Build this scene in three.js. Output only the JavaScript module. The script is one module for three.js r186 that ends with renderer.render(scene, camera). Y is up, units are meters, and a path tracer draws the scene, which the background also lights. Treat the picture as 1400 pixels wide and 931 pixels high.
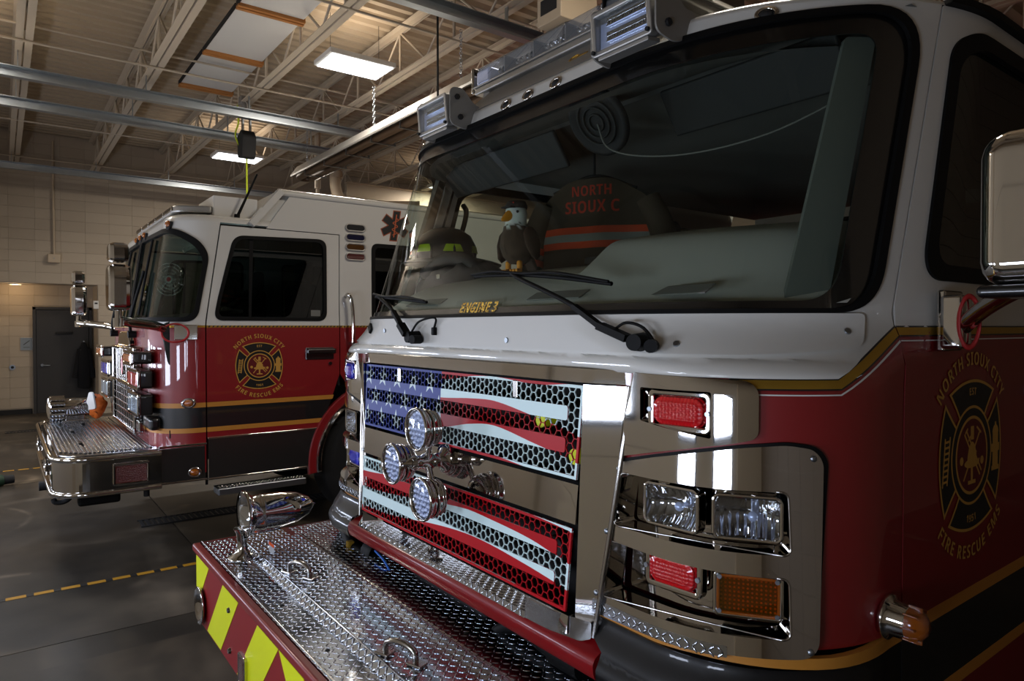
import * as THREE from 'three';
import { mergeGeometries } from 'three/addons/utils/BufferGeometryUtils.js';
import { RoundedBoxGeometry } from 'three/addons/geometries/RoundedBoxGeometry.js';
import { RectAreaLightUniformsLib } from 'three/addons/lights/RectAreaLightUniformsLib.js';
import { MarchingCubes } from 'three/addons/objects/MarchingCubes.js';

// ---------- camera, sky, lights, exposure ----------
const renderer = new THREE.WebGLRenderer({ antialias: true });
renderer.toneMapping = THREE.LinearToneMapping;
renderer.toneMappingExposure = 1.45;
renderer.shadowMap.enabled = true;
RectAreaLightUniformsLib.init();
const scene = new THREE.Scene();
scene.background = new THREE.Color(0x9fb4c8);
scene.backgroundIntensity = 0.3;

const camera = new THREE.PerspectiveCamera(53.03, 1400 / 931, 0.05, 80);
camera.position.set(1.94, 1.7, 1.239);
{ const p = Math.atan(18.5 / 933), c = Math.cos(p);
  camera.lookAt(1.94 - 0.8 * c, 1.7 - Math.sin(p), 1.239 - 0.6 * c); }
scene.add(camera);

const LIGHT = {
  panel: 54,            // ceiling LED panels, radiance
  panelFront: 40,
  window: 15,          // daylit door panes
  alcove: 0.4,
  uplight: 5,
};
// where the ceiling panels hang: [x, z, radiance factor]
const PANELS = [[-5.55, -2.1, 1], [-10.85, -2.2, 1], [-0.3, -2.1, 1], [-6.9, 1.75, 1], [-5.5, -6.6, 1], [-10.8, -6.6, 1]];
const PANEL_Y = 4.72;

// ---------- names and tags ----------
const used = {};
function numbered(name) { const n = used[name] = (used[name] ?? -1) + 1; return n ? `${name}_${String(n).padStart(3, '0')}` : name; }
function tag(o, label, category, group, kind) {
  if (label) o.userData.label = label;
  if (category) o.userData.category = category;
  if (group) o.userData.group = group;
  if (kind) o.userData.kind = kind;
  return o;
}
function thing(name, label, category, pos = [0, 0, 0], turn = 0, group) {
  const o = new THREE.Group(); o.name = numbered(name); scene.add(o);
  o.position.set(...pos); o.rotation.y = turn;
  return tag(o, label, category, group);
}
function mesh(name, geo, mat, parent = scene, label) {
  const g = Array.isArray(geo) ? merge(geo) : geo;
  const m = new THREE.Mesh(g, mat); m.castShadow = m.receiveShadow = true;
  m.name = parent === scene ? numbered(name) : name;
  if (label) m.userData.label = label;
  parent.add(m); return m;
}
const each = (name, geos, mat, parent) => geos.map(g => mesh(name, g, mat, parent));
function struct(name, geo, mat, parent = scene) { const m = mesh(name, geo, mat, parent); m.userData.kind = 'structure'; return m; }
function group(name, parent) { const g = new THREE.Group(); g.name = parent === scene ? numbered(name) : name; parent.add(g); return g; }
function merge(list) {
  const ready = list.map(g => { let h = g.index ? g.toNonIndexed() : g.clone();
    for (const k of Object.keys(h.attributes)) if (!['position', 'normal', 'uv'].includes(k)) h.deleteAttribute(k);
    if (!h.attributes.uv) h.setAttribute('uv', new THREE.BufferAttribute(new Float32Array(h.attributes.position.count * 2), 2));
    h.morphAttributes = {}; return h; });
  return ready.length === 1 ? ready[0] : mergeGeometries(ready, false);
}

// ---------- random and noise ----------
function rng(seed) { let s = seed >>> 0; return () => { s = (s + 0x6D2B79F5) | 0; let t = Math.imul(s ^ (s >>> 15), 1 | s); t = (t + Math.imul(t ^ (t >>> 7), 61 | t)) ^ t; return ((t ^ (t >>> 14)) >>> 0) / 4294967296; }; }
function hash2(x, y) { let h = Math.imul(x | 0, 374761393) + Math.imul(y | 0, 668265263); h = Math.imul(h ^ (h >>> 13), 1274126177); return ((h ^ (h >>> 16)) >>> 0) / 4294967296; }
function vnoise(x, y, p) {
  const xi = Math.floor(x), yi = Math.floor(y), fx = x - xi, fy = y - yi, w = p ? (a => ((a % p) + p) % p) : (a => a);
  const u = fx * fx * (3 - 2 * fx), v = fy * fy * (3 - 2 * fy);
  const a = hash2(w(xi), w(yi)), b = hash2(w(xi + 1), w(yi)), c = hash2(w(xi), w(yi + 1)), d = hash2(w(xi + 1), w(yi + 1));
  return a + (b - a) * u + (c - a) * v + (a - b - c + d) * u * v;
}
function fbm(x, y, oct, p) { let s = 0, a = 0.5, n = 0; for (let i = 0; i < oct; i++) { s += a * vnoise(x, y, p); n += a; x *= 2; y *= 2; if (p) p *= 2; a *= 0.5; } return s / n; }
function canvasTex(w, h, draw, srgb = true) {
  const c = document.createElement('canvas'); c.width = w; c.height = h; draw(c.getContext('2d'), w, h);
  const t = new THREE.CanvasTexture(c); if (srgb) t.colorSpace = THREE.SRGBColorSpace; t.anisotropy = 8; return t;
}
function dataTex(n, f, srgb = true, repeat = [1, 1]) {
  const d = new Uint8Array(n * n * 4);
  for (let y = 0; y < n; y++) for (let x = 0; x < n; x++) { const c = f(x / n, y / n), k = (y * n + x) * 4; for (let i = 0; i < 3; i++) d[k + i] = Math.max(0, Math.min(255, (c.length ? c[i] : c) * 255)); d[k + 3] = 255; }
  const t = new THREE.DataTexture(d, n, n); t.wrapS = t.wrapT = THREE.RepeatWrapping; t.magFilter = THREE.LinearFilter; t.minFilter = THREE.LinearMipmapLinearFilter; t.generateMipmaps = true;
  if (srgb) t.colorSpace = THREE.SRGBColorSpace; t.repeat.set(...repeat); t.needsUpdate = true; return t;
}

// ---------- geometry helpers ----------
function mirror(g, x, y, z) { g = g.clone().scale(x, y, z); if (x * y * z < 0) { g = g.index ? g.toNonIndexed() : g; for (const k in g.attributes) { const a = g.attributes[k], n = a.itemSize; for (let i = 0; i < a.count; i += 3) for (let c = 0; c < n; c++) { const p = (i + 1) * n + c, q = (i + 2) * n + c, t = a.array[p]; a.array[p] = a.array[q]; a.array[q] = t; } } } return g; }
const V = (x, y, z) => new THREE.Vector3(x, y, z);
function box(w, h, d, x = 0, y = 0, z = 0, r = 0, rot) {
  const g = r > 0 ? new RoundedBoxGeometry(w, h, d, 2, Math.min(r, w / 2.01, h / 2.01, d / 2.01)) : new THREE.BoxGeometry(w, h, d);
  if (rot) g.applyMatrix4(new THREE.Matrix4().makeRotationFromEuler(new THREE.Euler(...rot)));
  return g.translate(x, y, z);
}
function aim(g, a, b) { // a geometry along +y, from y=0, turned to run from a towards b
  const d = V(...b).sub(V(...a)).normalize();
  return g.applyQuaternion(new THREE.Quaternion().setFromUnitVectors(V(0, 1, 0), d)).translate(...a);
}
function rod(a, b, r, seg = 10, r2 = r, open = false) {
  const l = V(...a).distanceTo(V(...b)); return aim(new THREE.CylinderGeometry(r2, r, l, seg, 1, open).translate(0, l / 2, 0), a, b);
}
function bar(a, b, w, h, up = [0, 1, 0]) { // a rectangular bar from a to b
  const A = V(...a), B = V(...b), l = A.distanceTo(B), z = B.clone().sub(A).normalize(), x = V(...up).cross(z).normalize(), y = z.clone().cross(x);
  return new THREE.BoxGeometry(w, h, l).applyMatrix4(new THREE.Matrix4().makeBasis(x, y, z).setPosition(A.add(B).multiplyScalar(0.5)));
}
function tube(pts, r, seg = 40, rs = 8, closed = false) {
  return new THREE.TubeGeometry(new THREE.CatmullRomCurve3(pts.map(p => V(...p)), closed, 'centripetal'), seg, r, rs, closed);
}
function lathe(pts, seg = 32) { return new THREE.LatheGeometry(pts.map(p => new THREE.Vector2(...p)), seg); }
function rrect(x0, y0, x1, y1, r, S = THREE.Shape) {
  const s = new S(), [a, b, c, d] = Array.isArray(r) ? r : [r, r, r, r]; // bl, br, tr, tl
  s.moveTo(x0 + a, y0); s.lineTo(x1 - b, y0); if (b) s.absarc(x1 - b, y0 + b, b, -Math.PI / 2, 0); s.lineTo(x1, y1 - c); if (c) s.absarc(x1 - c, y1 - c, c, 0, Math.PI / 2);
  s.lineTo(x0 + d, y1); if (d) s.absarc(x0 + d, y1 - d, d, Math.PI / 2, Math.PI); s.lineTo(x0, y0 + a); if (a) s.absarc(x0 + a, y0 + a, a, Math.PI, 1.5 * Math.PI); return s;
}
function poly(pts, S = THREE.Shape) { const s = new S(); pts.forEach((p, i) => i ? s.lineTo(...p) : s.moveTo(...p)); s.closePath(); return s; }
function roundPoly(pts, r, S = THREE.Shape) { // corners rounded with radius r (or p[2])
  const s = new S(), n = pts.length;
  for (let i = 0; i < n; i++) {
    const p = pts[i], a = pts[(i + n - 1) % n], b = pts[(i + 1) % n], rr = p[2] ?? r;
    const la = Math.hypot(a[0] - p[0], a[1] - p[1]), lb = Math.hypot(b[0] - p[0], b[1] - p[1]), k = Math.min(rr, la * 0.49, lb * 0.49);
    const A = [p[0] + (a[0] - p[0]) / la * k, p[1] + (a[1] - p[1]) / la * k], B = [p[0] + (b[0] - p[0]) / lb * k, p[1] + (b[1] - p[1]) / lb * k];
    i ? s.lineTo(...A) : s.moveTo(...A); if (k > 1e-6) s.quadraticCurveTo(p[0], p[1], ...B);
  }
  s.closePath(); return s;
}
function extrude(shape, depth, bevel = 0, cs = 8) {
  return new THREE.ExtrudeGeometry(shape, { depth: depth - 2 * bevel, bevelEnabled: bevel > 0, bevelSize: bevel, bevelThickness: bevel, bevelOffset: -bevel, bevelSegments: 2, curveSegments: cs }).translate(0, 0, bevel);
}
// A sheet with an outline (and holes) in (a, y), laid on a curved surface P(a, y, d); d0..d1 is its thickness
function sheet(shape, P, { d = 0, thick = 0, edge = 0.07, cs = 10, inner = true, uv } = {}) {
  const { shape: c, holes } = shape.extractPoints(cs);
  const clean = l => { l = l.filter((p, i) => i === 0 || p.distanceTo(l[i - 1]) > 1e-6); if (l.length > 1 && l[0].distanceTo(l[l.length - 1]) < 1e-6) l.pop(); return l; };
  let out = clean(c); const hs = holes.map(clean);
  if (THREE.ShapeUtils.isClockWise(out)) out.reverse();
  hs.forEach(h => { if (!THREE.ShapeUtils.isClockWise(h)) h.reverse(); });
  const pts = [out, ...hs].flat().map(p => [p.x, p.y]);
  let tris = THREE.ShapeUtils.triangulateShape(out, hs);
  let rings = []; { let k = 0; for (const l of [out, ...hs]) { rings.push(l.map((_, i) => k + i)); k += l.length; } }
  const len = (i, j) => Math.hypot(pts[i][0] - pts[j][0], (pts[i][1] - pts[j][1]) * 0.7);
  for (let pass = 0; pass < 9; pass++) {
    const mid = new Map(), key = (i, j) => i < j ? i * 1e7 + j : j * 1e7 + i;
    const m = (i, j) => { if (len(i, j) <= edge) return -1; const k = key(i, j); if (!mid.has(k)) { mid.set(k, pts.length); pts.push([(pts[i][0] + pts[j][0]) / 2, (pts[i][1] + pts[j][1]) / 2]); } return mid.get(k); };
    const next = [];
    for (const [i, j, k] of tris) {
      const a = m(i, j), b = m(j, k), e = m(k, i), n = (a >= 0) + (b >= 0) + (e >= 0);
      if (!n) next.push([i, j, k]);
      else if (n === 3) next.push([i, a, e], [a, j, b], [e, b, k], [a, b, e]);
      else {
        const [p, q, r, pq, qr] = n === 1 ? (a >= 0 ? [i, j, k, a] : b >= 0 ? [j, k, i, b] : [k, i, j, e]) : (e < 0 ? [i, j, k, a, b] : a < 0 ? [j, k, i, b, e] : [k, i, j, e, a]);
        if (n === 1) next.push([p, pq, r], [pq, q, r]); else next.push([p, pq, r], [pq, qr, r], [pq, q, qr]);
      }
    }
    if (!mid.size) break;
    rings = rings.map(l => l.flatMap((i, n) => { const j = l[(n + 1) % l.length], k = mid.get(key(i, j)); return k === undefined ? [i] : [i, k]; }));
    tris = next;
  }
  const e = 1e-3, pos = [], nor = [], uvs = [], idx = [];
  const N = (a, y, dd) => { const q = P(a, y, dd), u = P(a + e, y, dd).sub(q), v = P(a, y + e, dd).sub(q); return u.cross(v).normalize(); };
  const put = (i, dd, s) => { const [a, y] = pts[i], q = P(a, y, dd), n = N(a, y, dd).multiplyScalar(s); pos.push(q.x, q.y, q.z); nor.push(n.x, n.y, n.z); const w = uv ? uv(a, y) : [a, y]; uvs.push(w[0], w[1]); };
  const top = d + thick;
  pts.forEach((_, i) => put(i, top, 1)); for (const t of tris) idx.push(...t);
  if (thick > 0) {
    const n = pts.length;
    if (inner) { pts.forEach((_, i) => put(i, d, -1)); for (const [i, j, k] of tris) idx.push(n + i, n + k, n + j); }
    for (const l of rings) for (let s = 0; s < l.length; s++) {
      const i = l[s], j = l[(s + 1) % l.length], A = P(...pts[i], top), B = P(...pts[j], top), C = P(...pts[i], d), D = P(...pts[j], d);
      const nn = B.clone().sub(A).cross(C.clone().sub(A)).normalize().multiplyScalar(-1), b = pos.length / 3;
      for (const [q, w] of [[A, i], [B, j], [C, i], [D, j]]) { pos.push(q.x, q.y, q.z); nor.push(nn.x, nn.y, nn.z); uvs.push(pts[w][0], pts[w][1]); }
      idx.push(b, b + 2, b + 1, b + 1, b + 2, b + 3);
    }
  }
  const g = new THREE.BufferGeometry();
  g.setAttribute('position', new THREE.Float32BufferAttribute(pos, 3)); g.setAttribute('normal', new THREE.Float32BufferAttribute(nor, 3)); g.setAttribute('uv', new THREE.Float32BufferAttribute(uvs, 2)); g.setIndex(idx); return g;
}
// the surface of a cab: a runs round it from the middle of the front (0) to the sides, y is height, d stands out from it
function cabSurface({ W, low, high, y0, y1, lean, from, ze, A, roofY }) {
  return (a, y, d = 0) => {
    let t = Math.min(1, Math.max(0, (y - y0) / (y1 - y0))); t = t * t * (3 - 2 * t);
    const R = low + (high - low) * t, fw = W - R, q = R * Math.PI / 2, L = fw + q + (ze - R), b = Math.abs(a), s = b <= A ? b / A * L : L + b - A, g = Math.sign(a) || 1;
    let x, z, nx = 0, nz = 1;
    if (s < fw) { x = s; z = 0; } else if (s < fw + q) { const h = (s - fw) / R; nx = Math.sin(h); nz = Math.cos(h); x = fw + R * nx; z = -R + R * nz; } else { x = W; z = -R - (s - fw - q); nx = 1; nz = 0; }
    return V(g * (x + nx * d), y, z + nz * d - lean * Math.max(0, y - from));
  };
}
// a shell from the edge ring of a cab up over its roof: steps are [inset, height]
function roofShell(P, y, aMax, steps, n = 90) {
  const ring = (ins, h) => { const l = []; for (let i = 0; i <= n; i++) { const a = -aMax + 2 * aMax * i / n; const p = P(a, y, -ins); p.y = h; l.push(p); } return l; };
  const rows = steps.map(s => ring(...s)), pos = [], idx = [];
  rows.forEach(r => r.forEach(p => pos.push(p.x, p.y, p.z)));
  for (let k = 0; k + 1 < rows.length; k++) for (let i = 0; i < n; i++) { const a = k * (n + 1) + i, b = a + 1, c = a + n + 1, d = c + 1; idx.push(a, b, c, b, d, c); }
  const k = (rows.length - 1) * (n + 1); for (let i = 0; i < n / 2; i++) { const a = k + i, b = a + 1, c = k + n - i, d = c - 1; idx.push(a, b, c, b, d, c); }
  const g = new THREE.BufferGeometry(); g.setAttribute('position', new THREE.Float32BufferAttribute(pos, 3)); g.setIndex(idx); g.computeVertexNormals(); return g;
}
// ---------- materials ----------
const std = o => new THREE.MeshStandardMaterial(o), phy = o => new THREE.MeshPhysicalMaterial(o);
const paint = (color, o = {}) => phy({ color, roughness: 0.45, clearcoat: 1, clearcoatRoughness: 0.03, ...o });
const metalNoise = dataTex(256, (u, v) => 0.5 + 0.5 * (fbm(u * 8, v * 8, 4, 8) - 0.5), false);
const M = {
  white: paint(0xc9c7c0), red: paint(0x7d0a10), black: paint(0x0b0b0c), blackSkirt: paint(0x0b0b0c, { clearcoat: 0.45, clearcoatRoughness: 0.06, specularIntensity: 0.5 }), redDark: paint(0x5c070b), redVinyl: std({ color: 0x8a1216, roughness: 0.5 }), redRail: paint(0x7d0a10, { clearcoat: 0.35, clearcoatRoughness: 0.12, specularIntensity: 0.5 }),
  gold: phy({ color: 0xb4782a, roughness: 0.5, clearcoat: 0.4, clearcoatRoughness: 0.1 }),
  goldLeaf: std({ color: 0xc8a040, metalness: 0.85, roughness: 0.35 }),
  chrome: std({ color: 0xc9c6c2, metalness: 1, roughness: 0.045 }),
  chromeSoft: std({ color: 0xb5b2ae, metalness: 1, roughness: 0.16 }),
  plate: std({ color: 0xb4bac2, metalness: 1, roughness: 0.27, roughnessMap: metalNoise }),
  steel: std({ color: 0x9aa0a6, metalness: 1, roughness: 0.35 }),
  galv: std({ color: 0xa3aab0, metalness: 0.9, roughness: 0.38 }),
  alu: std({ color: 0xa8a6a2, metalness: 0.8, roughness: 0.42 }),
  bracket: std({ color: 0x8d8a84, metalness: 0.35, roughness: 0.5 }),
  rubber: phy({ color: 0x090909, roughness: 0.6, specularIntensity: 0.35 }), tyre: std({ color: 0x0b0b0b, roughness: 0.9 }),
  frit: phy({ color: 0x050505, roughness: 0.3, clearcoat: 1, clearcoatRoughness: 0.03 }),
  void: std({ color: 0x060606, roughness: 1 }),
  dark: std({ color: 0x101011, roughness: 0.75 }), darkGloss: phy({ color: 0x0a0a0b, roughness: 0.35, clearcoat: 0.6 }),
  glass: phy({ color: 0xe0e7e1, roughness: 0, specularIntensity: 0.6, transmission: 1, thickness: 0, ior: 1.5 }),
  glassDark: phy({ color: 0x3c4542, roughness: 0, transmission: 1, thickness: 0, ior: 1.5 }),
  glassFar: phy({ color: 0x93a39a, roughness: 0, transmission: 1, thickness: 0, ior: 1.5 }), pillar: std({ color: 0x5a5f59, roughness: 0.8 }), optic: phy({ color: 0xdfe3e8, roughness: 0.03, transmission: 0.86, thickness: 0 }),
  lens: phy({ color: 0xf2f6fa, roughness: 0.02, transmission: 1, thickness: 0, ior: 1.5 }),
  lensRed: phy({ color: 0xc00a14, roughness: 0.14, clearcoat: 1, clearcoatRoughness: 0.02, emissive: 0x000000 }),
  lensRedDim: phy({ color: 0x4d0a0a, roughness: 0.2, clearcoat: 1, clearcoatRoughness: 0.03 }),
  lensBlue: phy({ color: 0x1122b8, roughness: 0.14, clearcoat: 1, clearcoatRoughness: 0.02 }),
  lensAmber: phy({ color: 0xc46508, roughness: 0.16, clearcoat: 1, clearcoatRoughness: 0.02 }),
  amberGlass: phy({ color: 0xf0b428, roughness: 0.02, transmission: 0.97, thickness: 0, ior: 1.5 }),
  led: std({ color: 0xdfe6ff, metalness: 0.4, roughness: 0.25 }),
  dash: std({ color: 0xa6a79f, roughness: 0.75 }), dashDark: std({ color: 0x1b1c1b, roughness: 0.7 }),
  trimGrey: std({ color: 0x6a6a64, roughness: 0.8 }), seat: std({ color: 0x131314, roughness: 0.9 }),
  lime: std({ color: 0xa8c80a, roughness: 0.5, emissive: 0x000000 }),
  yellow: std({ color: 0xe6ee0a, roughness: 0.4 }),
  beam: std({ color: 0xb9ab97, roughness: 0.6 }), deck: std({ color: 0xa8977f, roughness: 0.65 }),
  whitePanel: std({ color: 0xd2d0cb, roughness: 0.5 }), wood: std({ color: 0xb0743a, roughness: 0.7 }),
  pipe: std({ color: 0xb9a78e, roughness: 0.6 }), copper: std({ color: 0x54402e, roughness: 0.5, metalness: 0.5 }),
  cable: std({ color: 0x0d0d0d, roughness: 0.6 }), rope: std({ color: 0xb9c81e, roughness: 0.7 }),
  door: std({ color: 0x282522, roughness: 0.5 }), mortar: std({ color: 0xa39684, roughness: 0.95 }),
};
const glow = (hex, k) => std({ color: 0x111111, emissive: hex, emissiveIntensity: k, roughness: 0.4 });
M.panelGlow = glow(0xf4f7ff, 3.2); M.paneGlow = glow(0xe6eefc, 1.3); M.upGlow = glow(0xfff0dd, 1.5); M.alcoveGlow = glow(0xffd9a0, 2);
// ---------- the hall ----------
const scuffs = (() => { const r = rng(21), l = []; for (let i = 0; i < 26; i++) l.push([r(), r(), 0.05 + 0.3 * r() * r(), 0.003 + 0.012 * r(), 6.28 * r(), 0.5 + 1.3 * r(), 0.1 + 0.16 * r()]); return l; })();
const concreteTex = dataTex(1024, (u, v) => {
  const big = fbm(u * 5 + 3, v * 5 + 1, 5, 5), mid = fbm(u * 24, v * 24, 4, 24), warp = fbm(u * 4 + 9, v * 4, 3, 4), brown = fbm(u * 3 + 5, v * 3 + 2, 4, 3), streak = fbm(u * 4 + 3 * warp, v * 14 + 7, 4);
  let k = 0.18 + 0.34 * (big - 0.5) + 0.14 * (mid - 0.5) + Math.max(0, streak - 0.56) * 0.7;
  for (const [cx, cy, R, w, a0, da, g] of scuffs) { let dx = u - cx, dy = v - cy; dx -= Math.round(dx); dy -= Math.round(dy); const d = (Math.hypot(dx, dy) - R * (1 + 0.15 * (warp - 0.5))) / w; if (Math.abs(d) > 3) continue; let a = Math.atan2(dy, dx) - a0; a -= 2 * Math.PI * Math.round(a / (2 * Math.PI)); if (Math.abs(a) < da) k += g * Math.exp(-d * d) * (0.3 + 1.2 * Math.max(0, mid - 0.35)); }
  const b = Math.max(0, brown - 0.45) * 0.5; k = Math.max(0.06, k); return [k * (1.02 + b * 0.4), k * 0.94, k * (0.83 - b * 0.5)];
});
const concreteRough = dataTex(256, (u, v) => 0.45 + 0.35 * fbm(u * 6, v * 6, 4, 6), false);
M.concrete = std({ map: concreteTex, roughness: 0.75, roughnessMap: concreteRough });
M.concreteDark = std({ color: 0x171513, roughness: 0.9 });
const blockTex = dataTex(256, (u, v) => 0.5 + 0.5 * (fbm(u * 40, v * 40, 3, 40) - 0.5), false);
const blockMats = [0xaa9c89, 0xad9f8c, 0xa79986].map(c => std({ color: c, roughness: 0.75, bumpMap: blockTex, bumpScale: 0.002 }));
function uvWorld(g, sx, sz, s) { const p = g.attributes.position, u = g.attributes.uv; for (let i = 0; i < p.count; i++) u.setXY(i, (p.getX(i) + sx) * s, (p.getZ(i) + sz) * s); return g; }
const floor = struct('floor', box(18.2, 0.2, 14.6, -5.2, -0.13, -5), M.concreteDark);
{ const xs = [-14.45, -11.87, -7.15, -2.43, 2.29, 3.6], zs = [-12.2, -9.3, -4.62, 0.06, 2.3], r = rng(5);
  for (let i = 0; i + 1 < xs.length; i++) for (let k = 0; k + 1 < zs.length; k++) {
    const w = xs[i + 1] - xs[i] - 0.008, d = zs[k + 1] - zs[k] - 0.008, g = uvWorld(box(w, 0.05, d, (xs[i] + xs[i + 1]) / 2, -0.025, (zs[k] + zs[k + 1]) / 2), r() * 9, r() * 9, 1 / 5.5);
    mesh('concrete_slab', g, M.concrete, floor);
  } }
for (const [x, z0, z1] of [[-4.67, -6, 0.3], [-11.7, -3, 1.2]]) {
  const t = thing('trench_drain', x > -5 ? 'long slotted trench drain in the floor between the two engines' : 'dark trench drain in the floor by the grey door', 'drain', [x, 0, 0]);
  mesh('drain_frame', [box(0.02, 0.006, z1 - z0, -0.11, 0.003, (z0 + z1) / 2), box(0.02, 0.006, z1 - z0, 0.11, 0.003, (z0 + z1) / 2)], M.concreteDark, t);
  const bars = []; for (let z = z0 + 0.02; z < z1; z += 0.045) bars.push(box(0.2, 0.005, 0.026, 0, 0.0028, z));
  mesh('grate', bars, M.dark, t);
}
for (const [x, z0, z1, lb] of [[-3.325, -6, 2.1, 'yellow and black hazard tape along the floor between the two engines'], [-8.05, -5, 2.1, 'yellow and black hazard tape on the floor beyond the left engine']]) {
  const t = thing('hazard_tape', lb, 'tape', [x, 0, 0]), yg = box(0.05, 0.001, 0.105, 0, 0.0015, 0), bg = box(0.05, 0.001, 0.04, 0, 0.0015, 0), ym = std({ color: 0xa87a10, roughness: 0.6 }), bm = std({ color: 0x14120f, roughness: 0.6 });
  for (let z = z1; z > z0; z -= 0.145) { const a = mesh('yellow_strip', yg, ym, t); a.position.z = z - 0.05; const b = mesh('black_strip', bg, bm, t); b.position.z = z - 0.123; }
}
// left wall of painted block, with an alcove for the door
const wallLeft = struct('wall_left', [box(0.3, 2.86, 14.4, -13.76, 3.945, -5), box(0.3, 2.515, 11.9, -13.76, 1.2575, -6.24)], M.mortar);
const wallAlcove = struct('wall_alcove', [box(0.2, 2.7, 3.0, -14.51, 1.35, 0.9), box(0.62, 2.515, 0.02, -14.1, 1.2575, -0.3), box(0.9, 0.1, 2.6, -14.05, 2.58, 1.0)], blockMats[0]);
{ const g = new RoundedBoxGeometry(0.02, 0.198, 0.3985, 1, 0.002), r = rng(11), H = 0.2, W = 0.4;
  const put = (parent, x, y, z, geo = g) => { const m = mesh('block', geo, blockMats[Math.floor(r() * 3)], parent); m.position.set(x, y, z); };
  for (let j = 0; j < 14; j++) for (let i = 0; i < 13; i++) put(wallLeft, -13.603 + 0.003 * r(), 2.62 + j * H, 1.3 - i * W);
  for (let j = 0; j < 12; j++) put(wallLeft, -13.603, 0.22 + j * H, -0.5);
  const far = []; for (let j = 0; j < 27; j++) for (let i = 0; i < 19; i++) { if (j > 13 && i < 0) continue; far.push(g.clone().translate(-13.603, 0.02 + j * H, -3.9 - i * W)); }
  mesh('block_field', far, blockMats[1], wallLeft).userData.kind = 'stuff';
  const ga = g;
  for (let j = 0; j < 12; j++) for (let i = 0; i < 4; i++) { const z = 1.3 - i * W; if (z < 0.85 && z > -0.5 && j < 10) continue; put(wallAlcove, -14.405, 0.22 + j * H, z, ga); }
  mesh('base_trim', box(0.02, 0.1, 0.6, -14.39, 0.05, 1.05), M.dark, wallAlcove);
}
{ const d = group('door_1', scene); d.userData.kind = 'structure'; d.position.set(-14.4, 0, 0.235);
  mesh('door_leaf', box(0.05, 2.03, 0.88, 0.03, 1.02, 0, 0.004), M.door, d);
  mesh('door_frame', [box(0.09, 2.09, 0.05, 0.03, 1.045, 0.47), box(0.09, 2.09, 0.05, 0.03, 1.045, -0.47), box(0.09, 0.05, 0.99, 0.03, 2.07, 0)], std({ color: 0x2c2926, roughness: 0.5 }), d);
  const h = mesh('door_handle', [rod([0.05, 0.95, 0.35], [0.1, 0.95, 0.35], 0.025, 16), rod([0.1, 0.95, 0.36], [0.1, 0.94, 0.22], 0.011, 10)], M.steel, d);
  mesh('door_closer', box(0.05, 0.05, 0.28, 0.08, 1.58, -0.02, 0.01), M.dark, d);
}
{ const s = thing('wall_sign', 'small grey stair sign on the wall beside the grey door', 'sign', [-14.385, 1.37, 0.83]);
  const t = canvasTex(128, 160, (c, w, h) => { c.fillStyle = '#7d8790'; c.fillRect(0, 0, w, h); c.strokeStyle = '#23262a'; c.lineWidth = 10; c.beginPath(); c.moveTo(30, 92); c.lineTo(98, 36); c.stroke(); c.fillStyle = '#3c4247'; c.fillRect(28, 122, 72, 8); });
  mesh('plaque', box(0.012, 0.25, 0.2, 0.004, 0, 0, 0.004), M.alu, s); mesh('face', new THREE.PlaneGeometry(0.185, 0.235).rotateY(Math.PI / 2).translate(0.0112, 0, 0), std({ map: t, roughness: 0.6 }), s); }
{ const s = thing('door_bell', 'small dark round knob on the block wall left of the grey door', 'bell', [-14.39, 0.92, 1.057]);
  mesh('back_plate', rod([0, 0, 0], [0.015, 0, 0], 0.05, 20), M.steel, s); mesh('button', rod([0.015, 0, 0], [0.05, 0, 0], 0.026, 16, 0.02), M.dark, s); }
{ const s = thing('thermostat', 'white thermostat box on the wall right of the alcove', 'thermostat', [-13.59, 2.13, -0.262]);
  mesh('case', box(0.035, 0.16, 0.09, 0.016, 0, 0, 0.01), M.whitePanel, s); mesh('display', box(0.004, 0.03, 0.05, 0.034, 0.03, 0), M.dark, s); }
{ const s = thing('electrical_box', 'beige electrical box with conduit rising up the block wall', 'box', [-13.59, 2.99, 0.41]);
  mesh('case', box(0.08, 0.16, 0.2, 0.04, 0, 0, 0.012), M.pipe, s); mesh('conduit', rod([0.03, 0.08, 0], [0.03, 2.2, 0], 0.018, 10), M.pipe, s); mesh('cover_screw', rod([0.08, 0, 0], [0.084, 0, 0], 0.01, 8), M.steel, s); }
// back, right and front walls
struct('wall_back', box(18, 5.5, 0.3, -5.2, 2.7, -12.15), blockMats[0]);
const wallRight = struct('wall_right', box(0.3, 5.5, 14.5, 3.45, 2.7, -5), M.mortar);
{ const g = box(0.02, 0.196, 0.397, 0, 0, 0), list = []; for (let j = 0; j < 26; j++) for (let i = 0; i < 30; i++) list.push(g.clone().translate(3.302, 0.12 + j * 0.2, 2.0 - i * 0.4)); mesh('block_field', list, std({ color: 0x74695c, roughness: 0.7 }), wallRight).userData.kind = 'stuff'; }
const DOORS = [[-9.4, 4.0], [-4.68, 4.0], [0.05, 4.3]], ZF = 2.2;
{ const parts = [], top = 4.3; let x = -14.5; for (const [c, w] of DOORS) { parts.push(box(c - w / 2 - x, top, 0.3, (c - w / 2 + x) / 2, top / 2, ZF + 0.15)); x = c + w / 2; }
  parts.push(box(3.6 - x, top, 0.3, (3.6 + x) / 2, top / 2, ZF + 0.15), box(18.1, 1.2, 0.3, -5.45, top + 0.6, ZF + 0.15)); struct('wall_front', parts, std({ color: 0xcfc7ba, roughness: 0.7 })); }
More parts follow.
